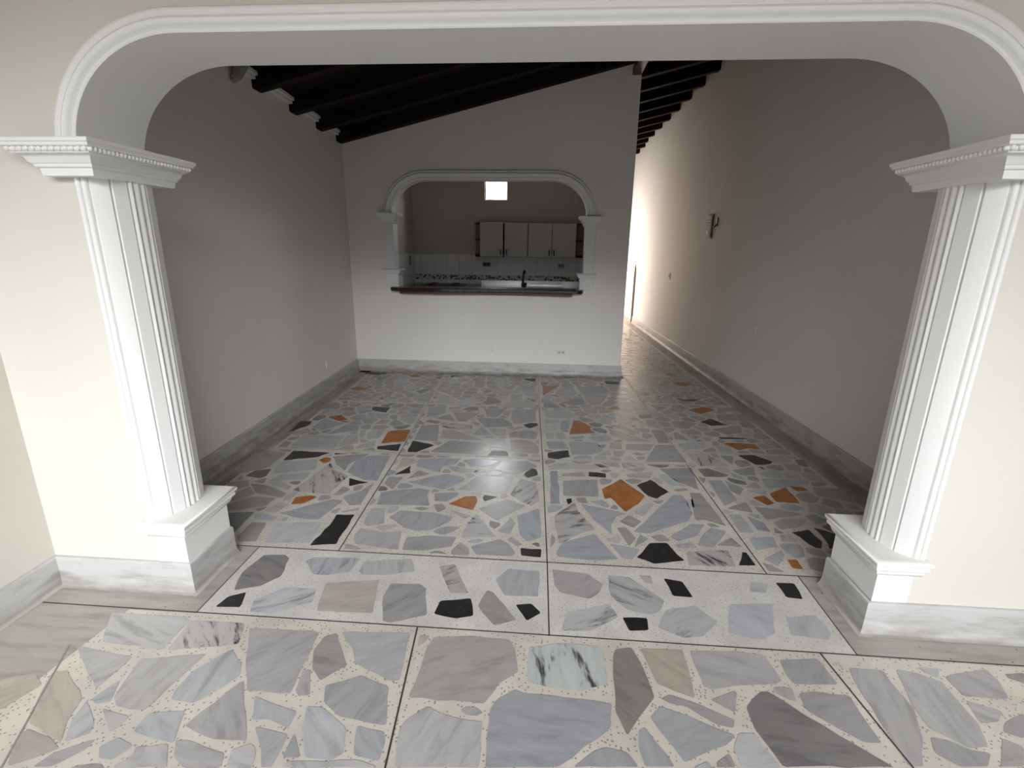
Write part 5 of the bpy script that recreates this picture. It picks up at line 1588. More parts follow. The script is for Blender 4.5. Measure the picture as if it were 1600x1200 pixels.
G 1121,-1682 1254,-1682 1316,-1577 1246,-1478 1159,-1477
T 1350,-1291 1330,-1073 1223,-1167 1233,-1230
C 1143,-1459 1129,-1311 1011,-1275 954,-1437
G -232,-1066 -210,-1316 -135,-1177 -214,-1071
T 294,-910 427,-988 489,-913 426,-774
G 890,-1467 823,-1413 710,-1421 663,-1523 678,-1552 786,-1577
L 1064,-846 1109,-1007 1226,-952 1215,-858 1101,-790
T -269,-640 -248,-878 -142,-815
G 1992,-1084 2002,-905 1838,-902 1797,-933 1826,-1020
L 2532,-1560 2532,-1472 2449,-1419 2333,-1501 2395,-1591
G 1603,-1298 1516,-1245 1392,-1356 1397,-1403 1584,-1460
G 2197,-1682 2355,-1682 2379,-1604 2313,-1506 2294,-1499 2211,-1546
C 2501,-966 2401,-850 2295,-992 2364,-1063 2398,-1064
G 1729,-1682 1797,-1682 1891,-1517 1844,-1421 1629,-1506
G 2022,-900 2011,-1089 2126,-1104 2211,-988 2143,-894
G 2201,-1529 2281,-1483 2253,-1395 2129,-1337 2111,-1346 2090,-1484
T 1336,-745 1348,-877 1470,-907 1545,-786 1450,-712
G 1864,-674 1846,-882 2009,-885 1993,-741
L 2013,-739 2036,-872 2142,-874 2210,-756 2129,-661
T 2397,-1084 2365,-1083 2308,-1202 2358,-1270 2432,-1282 2517,-1218
G 2532,-742 2532,-628 2376,-628 2359,-741 2402,-783
G 1587,-1061 1515,-1065 1493,-1097 1523,-1226 1614,-1282 1678,-1259 1722,-1170
T 2347,-1075 2277,-1002 2228,-998 2143,-1115 2185,-1190 2290,-1193
L 1466,-927 1350,-898 1369,-1100 1476,-1086 1499,-1053
T 1762,-1166 1742,-1175 1697,-1264 1848,-1384 1929,-1279 1925,-1249
T 2356,-628 2141,-628 2227,-745 2340,-736
C 1564,-793 1485,-920 1517,-1044 1587,-1041 1736,-922 1607,-782
G 1808,-1028 1777,-938 1753,-934 1606,-1051 1736,-1155 1755,-1147
T 2069,-1484 2091,-1346 1943,-1294 1859,-1402 1909,-1509 2007,-1524
T 2125,-1123 2007,-1109 1944,-1244 1949,-1275 2102,-1328 2121,-1319 2168,-1201
L 1847,-628 1634,-628 1621,-757 1848,-657
G 1423,-1682 1706,-1682 1608,-1508
G 1820,-1682 2049,-1682 2002,-1543 1908,-1529
L 2228,-764 2160,-883 2229,-978 2277,-982 2391,-831 2389,-799 2345,-755
G 2376,-1682 2532,-1682 2532,-1581 2398,-1611
G 2339,-1278 2291,-1213 2186,-1210 2142,-1321 2259,-1375
T 1586,-1482 1399,-1424 1420,-1652
G 1628,-776 1755,-914 1783,-919 1825,-887 1844,-681
L 1370,-1120 1390,-1331 1503,-1229 1475,-1106
T 1614,-628 1459,-628 1462,-695 1561,-773 1600,-763
T 2532,-1448 2532,-1231 2445,-1297 2459,-1401
C 2532,-959 2532,-763 2409,-802 2411,-830
G 2121,-628 1867,-628 1868,-654 2001,-723
G 2532,-1204 2532,-979 2415,-1075
L 2071,-1682 2177,-1682 2191,-1546 2080,-1501 2021,-1538
G 1987,-1104 1824,-1041 1775,-1151 1929,-1229
L 2318,-1487 2439,-1402 2426,-1301 2356,-1290 2273,-1390
G 1683,-1278 1622,-1300 1603,-1471 1613,-1488 1838,-1402
G 1439,-628 1325,-628 1334,-724 1442,-693"""
def floor():
    b = MB()
    b.face([(-2.75,-4.2,0),(2.95,-4.2,0),(2.95,14.2,0),(-2.75,14.2,0)], 0)
    z1, z2, z3 = .0006, .0011, .0016
    # pale strip under the arch, with worn ends beside the plinths
    b.face([(-1.426,1.631,z1),(1.247,1.631,z1),(1.247,2.106,z1),(-1.426,2.106,z1)], 3)
    b.face([(-2.3,1.633,z1),(-1.426,1.633,z1),(-1.426,2.106,z1),(-2.3,2.106,z1)], 5)
    b.face([(1.247,1.633,z1),(2.6,1.633,z1),(2.6,2.106,z1),(1.247,2.106,z1)], 5)
    # grimy borders along the side walls
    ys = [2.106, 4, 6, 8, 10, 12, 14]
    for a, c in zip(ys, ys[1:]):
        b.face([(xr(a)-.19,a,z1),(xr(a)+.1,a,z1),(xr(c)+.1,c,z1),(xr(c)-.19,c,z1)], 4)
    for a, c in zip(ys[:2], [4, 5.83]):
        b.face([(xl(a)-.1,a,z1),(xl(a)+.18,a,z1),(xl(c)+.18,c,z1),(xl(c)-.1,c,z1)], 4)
    b.face([(-2.3,5.71,z1),(XE,5.71,z1),(XE,5.83,z1),(-2.3,5.83,z1)], 5)
    b.face([(-2.3,-1.3,z1),(-2.0,-1.3,z1),(-1.72,1.631,z1),(-2.3,1.631,z1)], 5)
    # brass-thin joint strips
    def strip(p, q, w, m, z=z3):
        p = Vector((*p, 0)); q = Vector((*q, 0)); n = Vector((-(q-p).y, (q-p).x, 0)).normalized()*w/2
        b.face([(*(p+n).xy, z), (*(q+n).xy, z), (*(q-n).xy, z), (*(p-n).xy, z)], m)
    W = .0055
    strip((-2.2,1.640),(1.95,1.631),W,6); strip((-1.62,2.112),(1.5,2.108),W,6)
    strip((-1.426,1.636),(-1.426,2.11),W*.8,6); strip((1.245,1.632),(1.25,2.108),W*.8,6)
    strip((.059,1.632),(.052,2.108),W,6); strip((.052,2.108),(.020,3.34),W,6); strip((.020,3.34),(-.021,4.53),W*.9,6); strip((-.021,4.53),(-.045,5.75),W*.9,7)
    strip((-1.009,2.11),(-1.054,3.352),W,6); strip((-1.054,3.352),(-1.075,3.72),W,6); strip((-1.075,3.72),(-1.2,5.75),W,7)
    strip((1.107,2.11),(1.064,3.34),W,6); strip((1.064,3.34),(1.03,4.56),W,7); strip((1.03,4.56),(1.0,5.85),W,7); strip((1.0,5.85),(.93,9),W,7)
    strip((-2.0,3.37),(-1.054,3.352),W,7); strip((-1.054,3.352),(1.064,3.338),W*.8,7); strip((1.08,3.6),(1.92,3.56),W,7)
    strip((-1.12,4.53),(1.02,4.58),W,7); strip((-.478,1.632),(-.433,1.08),W*1.1,6); strip((-.433,1.08),(-.2,-1.3),W*1.1,6)
    strip((1.106,1.63),(1.153,1.204),W*1.1,6); strip((1.153,1.204),(1.4,-1.3),W*1.1,6)
    strip((-1.79,1.43),(-1.45,.77),W,7); strip((-3,.535),(2.5,.52),W,6) if False else None
    # stones
    pal = {'G': (.35,.352,.362), 'L': (.41,.41,.412), 'g': (.40,.405,.42), 'T': (.33,.31,.305), 'D': (.21,.203,.20), 'S': (.42,.40,.39), 'M': (.42,.42,.425),
           'P': (.15,.11,.125), 'C': (.42,.375,.33), 'Y': (.46,.48,.46), 'b': (0,0,0), 'o': (0,0,0)}
    vein = {'S': 1.0, 'Y': .95, 'M': .5, 'G': .1, 'L': .14, 'T': .14, 'D': .2, 'g': .05, 'C': .06, 'P': .1}
    tints = {}; seeds = {}
    for line in STONES.strip().split('\n'):
        t, *pts = line.split()
        P = [tuple(float(c)/1000 for c in p.split(',')) for p in pts]
        # knock the sharp corners and straight edges about a little, as broken stone
        Q = []
        n = len(P)
        for k in range(n):
            p, q, r = Vector(P[k-1]), Vector(P[k]), Vector(P[(k+1) % n])
            e = min(.006, .12*min((p-q).length, (r-q).length))
            Q.append(q + (p-q).normalized()*e); Q.append(q + (r-q).normalized()*e)
            L = (r-q).length
            if L > .09:
                nn = Vector((-(r-q).y, (r-q).x)).normalized()
                m = max(2, int(L/.045))
                for j in range(1, m):
                    Q.append(q + (r-q)*(j/m) + nn*random.uniform(-.0035, .0035)*(1.6 if t == 'b' else 1))
        m = 2 if t == 'b' else 8 if t == 'o' else 1
        i = len(b.f)
        b.face([(x, y, z2) for x, y in Q], m)
        if m == 1:
            c = pal[t]; k = random.uniform(.9, 1.1); w = random.uniform(-.012, .012)
            tints[i] = (c[0]*k + w, c[1]*k, c[2]*k - w); seeds[i] = (random.uniform(0, 6.28), random.uniform(0, 50), vein.get(t, .1)*random.uniform(.7, 1.2))
    me = bpy.data.meshes.new('floor'); me.from_pydata(b.v, [], b.f)
    for m in (M_grout, M_stone, M_bstone, M_groutw, M_borderL, M_borderX, M_joint, M_jointpale, M_ostone): me.materials.append(m)
    for k, p in enumerate(me.polygons):
        if p.normal.z < 0: p.flip()
    me.polygons.foreach_set('material_index', b.m)
    nf = len(b.f)
    me.attributes.new('tint', 'FLOAT_COLOR', 'FACE')
    me.attributes['tint'].data.foreach_set('color', [c for k in range(nf) for c in (*tints.get(k, (.4, .4, .4)), 1)])
    me.attributes.new('seed', 'FLOAT_VECTOR', 'FACE')
    me.attributes['seed'].data.foreach_set('vector', [c for k in range(nf) for c in seeds.get(k, (0, 0, 0))])
    me.update()
    o = bpy.data.objects.new('floor', me); COL.objects.link(o)
    return structure(o)
floor()

# ------------------------------------------------------------------ the arched wall
CX = (-1.225, 1.045); ZS = 1.80; RX, RZ = .42, .36
def arch_curve(n=20, off=0):
    pts = []
    for k in range(n + 1):
        t = math.pi - k/n*math.pi/2
        pts.append((CX[0] + (RX+off)*math.cos(t), ZS + (RZ+off)*math.sin(t)))
    for k in range(1, 9): pts.append((CX[0] + (CX[1]-CX[0])*k/9, ZS + RZ + off))
    for k in range(n + 1):
        t = math.pi/2 - k/n*math.pi/2
        pts.append((CX[1] + (RX+off)*math.cos(t), ZS + (RZ+off)*math.sin(t)))
    return pts
def holed_wall(b, curve, z_foot_l, z_foot_r, x0, x1, y0, y1, top, z_under=None, m=0, m_soffit=0):
    """wall in the XZ plane with an arched opening; top(x, y) gives its upper edge"""
    xa, xb = curve[0][0], curve[-1][0]
    def col(xs, xe, zlo):
        b.hexa([(xs,y0,zlo),(xe,y0,zlo),(xe,y1,zlo),(xs,y1,zlo)], [(xs,y0,top(xs,y0)),(xe,y0,top(xe,y0)),(xe,y1,top(xe,y1)),(xs,y1,top(xs,y1))], m)
    for (p, q) in zip(curve, curve[1:]):
        if abs(p[0]-q[0]) < 1e-6: continue
        for y, in ((y0,), (y1,)):
            b.face([(p[0],y,p[1]),(q[0],y,q[1]),(q[0],y,top(q[0],y)),(p[0],y,top(p[0],y))], m)
        b.face([(p[0],y0,p[1]),(q[0],y0,q[1]),(q[0],y1,q[1]),(p[0],y1,p[1])], m_soffit)
        b.face([(p[0],y0,top(p[0],y0)),(q[0],y0,top(q[0],y0)),(q[0],y1,top(q[0],y1)),(p[0],y1,top(p[0],y1))], m)
    # piers
    for (xs, xe, zf, zc, side) in ((x0, xa, z_foot_l, curve[0][1], xa), (xb, x1, z_foot_r, curve[-1][1], xb)):
        for y in (y0, y1):
            if side == xe: b.face([(xs,y,0),(xe,y,0),(xe,y,zc),(xe,y,top(xe,y)),(xs,y,top(xs,y))], m)
            else: b.face([(xs,y,0),(xe,y,0),(xe,y,top(xe,y)),(xs,y,top(xs,y)),(xs,y,zc)], m)
        b.face([(side,y0,0),(side,y1,0),(side,y1,zc),(side,y0,zc)], m_soffit)
        e = x0 if xs == x0 else x1
        b.face([(e,y0,0),(e,y1,0),(e,y1,top(e,y1)),(e,y0,top(e,y0))], m)
        b.face([(xs,y0,top(xs,y0)),(xe,y0,top(xe,y0)),(xe,y1,top(xe,y1)),(xs,y1,top(xs,y1))], m)
arch = arch_curve()
w = MB()
roof_in = lambda x, y: zr(x, y) + RH - .002
holed_wall(w, arch, 0, 0, -2.45, 2.75, YA, YB_, lambda x, y: 3.78, m_soffit=1)
structure(w.build('wall_front', [M_entry, M_white], smooth=30))

def sweep_arch(curve, prof, y_face, name, m, ydir=-1):
    """moulding of profile (outward, forward) swept along an arch curve on a wall face"""
    b = MB(); rows = []
    n = len(curve)
    for k in range(n):
        p = Vector(curve[max(k-1, 0)]); q = Vector(curve[min(k+1, n-1)]); d = (q-p).normalized()
        nn = Vector((-d.y, d.x))
        c = Vector(curve[k])
        rows.append([(c.x + nn.x*u, y_face + ydir*v, c.y + nn.y*u) for u, v in prof])
    b.grid(rows, False, 0)
    return b.build(name, m, smooth=35)
prof = [(-.001,-.004),(-.001,.013),(.003,.016),(.009,.016),(.012,.010),(.015,.012),(.019,.022),(.026,.029),(.034,.031),(.041,.027),(.045,.020),(.048,.019),(.052,.023),(.058,.027),(.065,.025),(.070,.018),(.073,.008),(.074,-.004)]
structure(sweep_arch(arch, prof, YA, 'trim_1', M_white))

# skirting with a coved foot -----------------------------------------------------------
def skirting(path, name, m, h=.145, t=.016, flare=.03, closed=False):
    """path: plan points with the room on the left-hand side; swept coved profile"""
    prof = [(0,h),(t*.55,h+.001),(t*.9,h-.004),(t,h-.012),(t,.055),(t+flare*.12,.034),(t+flare*.35,.017),(t+flare*.68,.006),(t+flare,.0012)]
    b = MB(); rows = []; n = len(path)
    for k in range(n):
        p = Vector(path[k])
        d0 = (p - Vector(path[k-1])).normalized() if k else None
        d1 = (Vector(path[k+1]) - p).normalized() if k < n-1 else None
        if d0 is None: nn = Vector((-d1.y, d1.x)); s = 1
        elif d1 is None: nn = Vector((-d0.y, d0.x)); s = 1
        else:
            n0 = Vector((-d0.y, d0.x)); n1 = Vector((-d1.y, d1.x)); nn = (n0+n1).normalized(); s = 1/max(.3, nn.dot(n0))
        rows.append([(p.x + nn.x*u*s, p.y + nn.y*u*s, z) for u, z in prof])
    b.grid(rows)
    return structure(b.build(name, m, smooth=50))
skirting([(xl(5.823),5.823),(xl(2.06),2.06)][::-1], 'x', M_base) if False else None
skirting([(xl(YB_),YB_),(xl(YK),YK)][::-1], 'baseboard_left', M_base)
skirting([(xr(YB_),YB_),(xr(10.6),10.6)], 'baseboard_right', M_base)
skirting([(XE,YKB),(XE,YK),(xl(YK),YK)], 'baseboard_back', M_base)
XPL, XPR = -1.53, 1.346        # faces of the plinths towards the opening
skirting([(xl(2.06),2.06),(XPL,2.06),(XPL,YA),(-2.16,YA),(-2.16,-1.4)][::-1] if False else [(XPL+0,2.06),(XPL,YA),(-2.16,YA),(-2.16,-1.4)], 'baseboard_front_left', M_basef, t=.016, flare=.022)
skirting([(2.6,YA),(XPR,YA),(XPR,2.06)], 'baseboard_front_right', M_basef, t=.016, flare=.022)

# ------------------------------------------------------------------ pilasters
def loft_rect(b, levels):
    """levels: (z, x0, x1, y0, y1)"""
    rows = [[(x0,y0,z),(x1,y0,z),(x1,y1,z),(x0,y1,z)] for z, x0, x1, y0, y1 in levels]
    b.grid(rows, True, 0, True)
def pilaster(s, xj, label):
    """s = +1: left pilaster, its face looks towards +X; xj = wall end"""
    yc = (YA + YB_)/2
    t = thing('pilaster', label, 'pilaster', (xj, yc, 0), 'fluted pilasters of the arch')
    X = lambda u: xj + s*u
    # plinth: block plus moulded slab
    b = MB()
    x0, x1 = sorted((X(-.02), X(.115)))
    b.box((x0, YA-.001, .0), (x1, YB_+.001, .30))
    b.build('plinth_block', M_white, t)
    b = MB()
    for (z, o) in ():
        pass
    lev = []
    for z, o in [(.272,.003),(.276,.012),(.290,.018),(.298,.018),(.300,.022),(.303,.028),(.310,.032),(.318,.032),(.322,.028),(.324,.030),(.330,.038),(.340,.041),(.347,.038),(.351,.030),(.352,.02)]:
        xa, xb = X(-.035 - o*.5), X(.115 + o)
        lev.append((z, min(xa,xb), max(xa,xb), YA - o, YB_ + o))
    loft_rect(b, lev)
    b.build('plinth_slab', M_white, t, smooth=50)
    # shaft: half-round with beads, flats and grooves, plan curve extruded
    ax, ay, cx = .110, .160, -.040
    bands = [('bead',.055),('bead',.055),('flat',.15),('flat',.14),('bead',.06),('bead',.08),('bead',.06),('flat',.14),('flat',.15),('bead',.055),('bead',.055)]
    tot = sum(w for _, w in bands)
    # parameterise the half ellipse by arc length
    N = 400; pts = []
    for k in range(N + 1):
        a = -math.pi/2 + math.pi*k/N
        pts.append((cx + ax*math.cos(a), ay*math.sin(a)))
    acc = [0]
    for p, q in zip(pts, pts[1:]): acc.append(acc[-1] + math.hypot(q[0]-p[0], q[1]-p[1]))
    def at(u):
        L = u*acc[-1]
        k = 0
        while k < N-1 and acc[k+1] < L: k += 1
        f = (L - acc[k])/(acc[k+1]-acc[k]); p, q = pts[k], pts[k+1]
        x, y = p[0]+(q[0]-p[0])*f, p[1]+(q[1]-p[1])*f
        dx, dy = q[0]-p[0], q[1]-p[1]; l = math.hypot(dx, dy)
        return x, y, dy/l, -dx/l
    prof2 = []; u = 0
    for kind, wd in bands:
        wd /= tot
        if kind == 'bead': sh = [(.04,-.009),(.14,-.003),(.30,.0005),(.5,.002),(.70,.0005),(.86,-.003),(.96,-.009)]
        else: sh = [(.02,-.008),(.05,-.002),(.09,0),(.3,-.001),(.5,-.0015),(.7,-.001),(.91,0),(.95,-.002),(.98,-.008)]
        for f, d in sh:
            x, y, nx, ny = at(u + f*wd); prof2.append((X(x + nx*d), yc + y + ny*d))
        u += wd
    b = MB()
    b.grid([[(x, y, z) for x, y in prof2] for z in (.351, .80, 1.30, 1.735)])
    b.build('shaft', M_white, t, smooth=28)
    # capital: stepped cornice around the wall end, widest at the top
    b = MB(); lev = []
    for z, o in [(1.722,-.02),(1.722,.022),(1.746,.026),(1.749,.034),(1.755,.037),(1.758,.036),(1.764,.046),(1.778,.052),(1.786,.062),(1.789,.074),(1.793,.076),(1.796,.082),(1.806,.082),(1.808,.092),(1.811,.096),(1.818,.098),(1.822,.104),(1.830,.106),(1.834,.102),(1.834,-.02)]:
        xa, xb = X(-.088 - o*1.1), X(.058 + o*.74)
        lev.append((z, min(xa,xb), max(xa,xb), YA - .03 - o*.82, YB_ + .03 + o*.82))
    loft_rect(b, lev)
    cap = b.build('capital', M_white, t, smooth=35)
    # rope bead under the top fillet
    b = MB(); zc = 1.801; o = .083
    xa, xb = X(-.09 - o*1.1), X(.058 + o*.74); y0, y1 = YA - .03 - o*.82, YB_ + .03 + o*.82
    n = 13
    for k in range(n):
        b.sphere((xa + (xb-xa)*(k+.5)/n, y0, zc), .0082)
        b.sphere((xa + (xb-xa)*(k+.5)/n, y1, zc), .0082)
    n = 28
    for k in range(n): b.sphere((xb, y0 + (y1-y0)*(k+.5)/n, zc), .0082)
    b.build('rope_bead', M_white, cap, smooth=60)
    return t
pilaster(1, -1.645, 'white fluted pilaster on a stepped plinth at left side of wide arch')
pilaster(-1, 1.465, 'white fluted pilaster on a stepped plinth at right side of wide arch')

# ------------------------------------------------------------------ inner room walls
def wall_run(name, f, ys, thick, m, top, z0=0):
    """side wall following x = f(y); thickness positive outwards"""
    b = MB()
    for a, c in zip(ys, ys[1:]):
        xa, xc = f(a), f(c)
        b.hexa([(xa,a,z0),(xa+thick,a,z0),(xc+thick,c,z0),(xc,c,z0)], [(xa,a,top(xa,a)),(xa+thick,a,top(xa+thick,a)),(xc+thick,c,top(xc+thick,c)),(xc,c,top(xc,c))])
    return structure(b.build(name, m))
wall_run('wall_left', xl, [YB_, 5.9], -.15, M_wall, roof_in)
wall_run('wall_right', xr, [YB_, 10.55], .15, M_wall, roof_in)
wall_run('wall_right_far', lambda y: xr(y) + .075, [10.55, 14.1], .15, M_wall, roof_in)
HC = (-1.375, .04)
def hatch_curve(n=14):
    pts = []
    for k in range(n+1):
        t = math.pi - k/n*math.pi/2; pts.append((HC[0] + .40*math.cos(t), 1.86 + .36*math.sin(t)))
    for k in range(1, 7): pts.append((HC[0] + (HC[1]-HC[0])*k/7, 2.22))
    for k in range(n+1):
        t = math.pi/2 - k/n*math.pi/2; pts.append((HC[1] + .40*math.cos(t), 1.86 + .36*math.sin(t)))
    return pts
hatch = hatch_curve()
w = MB()
holed_wall(w, hatch, 0, 0, xl(YK)-.02, XE, YK, YKB, roof_in)
w.box((-1.775, YK, 0), (.44, YKB, .995))
structure(w.build('wall_back', M_wall, smooth=30))
prof_h = [(-.001,-.004),(-.001,.020),(.010,.026),(.022,.026),(.026,.020),(.034,.030),(.050,.040),(.066,.040),(.076,.030),(.080,.024),(.088,.030),(.098,.026),(.104,.014),(.105,-.004)]
structure(sweep_arch(hatch, prof_h, YK, 'trim_2', M_white))

def hatch_pilaster(s, xj, zc, zl, label):
    t = thing('hatch_pilaster', label, 'pilaster', (xj, YK, 1.0), 'small pilasters of the kitchen hatch')
    X = lambda u: xj + s*u
    def lev(b, rows, yb=YKB+.02):
        out = []
        for z, uf, ut, yf in rows:
            xa, xb = X(uf), X(ut); out.append((z, min(xa,xb), max(xa,xb), YK - yf, yb))
        loft_rect(b, out)
    b = MB(); lev(b, [(zc-.115,-.10,.012,.020),(zc-.10,-.105,.02,.024),(zc-.085,-.115,.03,.034),(zc-.06,-.13,.045,.05),(zc-.04,-.15,.062,.066),(zc-.03,-.16,.075,.075),(zc,-.165,.085,.08)])
    b.build('capital', M_white, t, bevel=.003)
    b = MB(); lev(b, [(zl,-.11,.006,.012),(zc-.115,-.11,.006,.012)]); 
    b.build('shaft', M_white, t, bevel=.004)
    b = MB(); lev(b, [(zl-.012,-.125,.06,.04),(zl+.028,-.14,.08,.055),(zl+.04,-.14,.08,.05)])
    lev(b, [(1.036,-.11,.045,.016),(zl-.012,-.11,.045,.016)])
    b.build('base_block', M_white, t, bevel=.004)
hatch_pilaster(1, -1.775, 1.866, 1.20, 'small white pilaster with capital at left jamb of kitchen hatch')
hatch_pilaster(-1, .44, 1.846, 1.18, 'small white pilaster with capital at right jamb of kitchen hatch')

# bar slab with a gently waved front edge
b = MB(); lo = []; hi = []
front = []
for k in range(41):
    x = -1.81 + k/40*(.425+1.81)
    front.append((x, YK - .115 - .03*math.sin((k/40)*math.pi*2.2 + .3) + (.035 if k in (0, 40) else 0)))
ring = front + [(.425, YK-.001), (.425, YKB+.05), (-1.72, YKB+.05), (-1.81, YK-.001)]
ring = [(x, y) for x, y in front] + [(.425, YK+.0), (.365, YK+.0), (.365, YKB+.06), (-1.725, YKB+.06), (-1.725, YK), (-1.81, YK)]
n = len(ring)
t = thing('bar_counter', 'dark polished bar slab with wavy front edge on the hatch sill', 'counter', (-.69, YK, .995))
b.grid([[(x, y, .9955) for x, y in ring], [(x, y, 1.036) for x, y in ring]], True, 0, True)
b.build('slab', M_granite, t, bevel=.006)
b = MB()
fr2 = [(x, y + .022) for x, y in front[2:-2]]
ring2 = fr2 + [(fr2[-1][0], YK - .002), (fr2[0][0], YK - .002)]
b.grid([[(x, y, .966) for x, y in ring2], [(x, y, .9953) for x, y in ring2]], True, 0, True)
b.build('edge_moulding', M_redwood, t, bevel=.004)

# ------------------------------------------------------------------ roof: boards and rafters
def slab(name, x0, x1, y0, y1, off, th, m):
    b = MB()
    b.hexa([(x0,y0,zr(x0,y0)+off),(x1,y0,zr(x1,y0)+off),(x1,y1,zr(x1,y1)+off),(x0,y1,zr(x0,y1)+off)],
           [(x0,y0,zr(x0,y0)+off+th),(x1,y0,zr(x1,y0)+off+th),(x1,y1,zr(x1,y1)+off+th),(x0,y1,zr(x0,y1)+off+th)])
    return structure(b.build(name, m))
slab('ceiling', -2.75, 2.75, YB_-.005, 9.25, RH, .06, M_board)
slab('ceiling_corridor', .75, 2.75, 9.25, 14.2, RH, .06, M_board)
def rafter(y, xa, xb, label, group):
    b = MB(); w_ = .085
    n = 7
    # rounded nose where the rafter meets the left wall
    def sec(x, cut=0):
        return [(x, y, zr(x,y)+cut), (x, y+w_, zr(x,y+w_)+cut), (x, y+w_, zr(x,y+w_)+RH), (x, y, zr(x,y)+RH)]
    rows = [sec(xa, .02), sec(xa+.012, .006), sec(xa+.03, 0)] + [sec(xa + (xb-xa)*k/n) for k in range(1, n+1)]
    b.grid(rows, True, 0, True)
    o = b.build('ceiling_rafter', M_dark, loc=((xa+xb)/2, y, zr((xa+xb)/2, y)))
    tag(o, label, 'beam', group)
names_room = {4.0: 'dark wooden rafter over the room, foremost one seen through the arch', 4.59: 'dark wooden rafter over the room, third from the hatch wall',
              5.14: 'dark wooden rafter over the room, second from the hatch wall', 5.655: 'dark wooden rafter running right along top of the hatch wall'}
for y, l in names_room.items():
    rafter(y, xl(y) - .0, xr(y) + .0, l, 'dark rafters over the inner room')
cor = [6.25, 6.78, 7.30, 7.83, 8.355, 8.855, 9.35, 9.855, 10.33, 10.80, 11.38]
ordn = ['nearest', 'second', 'third', 'fourth', 'fifth', 'sixth', 'seventh', 'eighth', 'ninth', 'tenth', 'farthest and lowest seen']
for y, q in zip(cor, ordn):
    xa = XE + .02 if y < 9.2 else .80
    rafter(y, xa, xr(y) + (.075 if y > 10.55 else 0), 'dark rafter above the corridor, %s counting away from the arch' % q if q != ordn[-1] else 'dark rafter above the corridor, last one visible at the far end', 'dark rafters over the corridor')
b = MB(); b.hexa([(.835,YB_,zr(.835,2)-.075),(.925,YB_,zr(.925,2)-.075+.0),(.925,YK,zr(.835,YK)-.075),(.835,YK,zr(.835,YK)-.075)],
                 [(.835,YB_,zr(.835,2)-.004),(.925,YB_,zr(.835,2)-.004),(.925,YK,zr(.835,YK)-.004),(.835,YK,zr(.835,YK)-.004)])
tag(b.build('support_beam', M_redwood, loc=(.88, 4, 3.2)), 'dark beam ending on the hatch wall beside the corridor', 'beam')
# plaster ledge on top of the left wall, between the rafters
b = MB()
ys = [2.06] + [v for y in names_room for v in (y, y+.085)] + [YK]
for a, c in zip(ys[::2], ys[1::2]):
    if c - a < .03: continue
    for (d, z0, z1) in ((.035, .075, .100), (.055, .100, .1245)):
        b.hexa([(xl(a),a,zr(xl(a),a)+z0),(xl(a)+d,a,zr(xl(a),a)+z0),(xl(c)+d,c,zr(xl(c),c)+z0),(xl(c),c,zr(xl(c),c)+z0)],
               [(xl(a),a,zr(xl(a),a)+z1),(xl(a)+d,a,zr(xl(a),a)+z1),(xl(c)+d,c,zr(xl(c),c)+z1),(xl(c),c,zr(xl(c),c)+z1)])
structure(b.build('trim_3', M_white))

# ------------------------------------------------------------------ kitchen shell
b = MB(); XKL, XKR = -2.27, .83
b.box((XKL-.15, YKB, 0), (XKL, KY+.15, 2.95)); structure(b.build('wall_kitchen_left', M_kwall))
b = MB(); b.hexa([(XKR,YKB,0),(XE,YKB,0),(XE,9.25,0),(XKR,9.25,0)], [(XKR,YKB,zr(XKR,YKB)+RH),(XE,YKB,zr(XE,YKB)+RH),(XE,9.25,zr(XE,9.25)+RH),(XKR,9.25,zr(XKR,9.25)+RH)])
structure(b.build('wall_kitchen_right', M_wall))
b = MB(); wx0, wx1, wz0, wz1 = -1.04, -.665, 2.25, 2.64
for (x0, x1, z0, z1) in ((XKL, wx0, 0, 3.4), (wx1, XKR, 0, 3.4), (wx0, wx1, 0, wz0), (wx0, wx1, wz1, 3.4)):
    b.hexa([(x0,KY,z0),(x1,KY,z0),(x1,KY+.14,z0),(x0,KY+.14,z0)],
           [(x, y, min(z1, zr(x,y)+RH-.002)) for x, y in ((x0,KY),(x1,KY),(x1,KY+.14),(x0,KY+.14))])
structure(b.build('wall_kitchen_back', M_kwall))
b = MB(); f = .018
for (x0, x1, z0, z1) in ((wx0,wx0+f,wz0,wz1),(wx1-f*.6,wx1,wz0,wz1),(wx0+f,wx1-f*.6,wz0,wz0+f*.7),(wx0+f,wx1-f*.6,wz1-f,wz1)): b.box((x0,KY+.02,z0),(x1,KY+.06,z1))
structure(b.build('window_1', M_frame))
b = MB()
b.box((XKL, KY-.008, .90), (XKR, KY, 1.385)); b.box((XKL, YKB+.1, .90), (XKL+.008, KY-.008, 1.385))
structure(b.build('trim_4', M_tile))
b = MB(); b.box((XKL+.008, KY-.0125, .955), (XKR, KY-.008, 1.036)); structure(b.build('trim_5', M_border_tile))

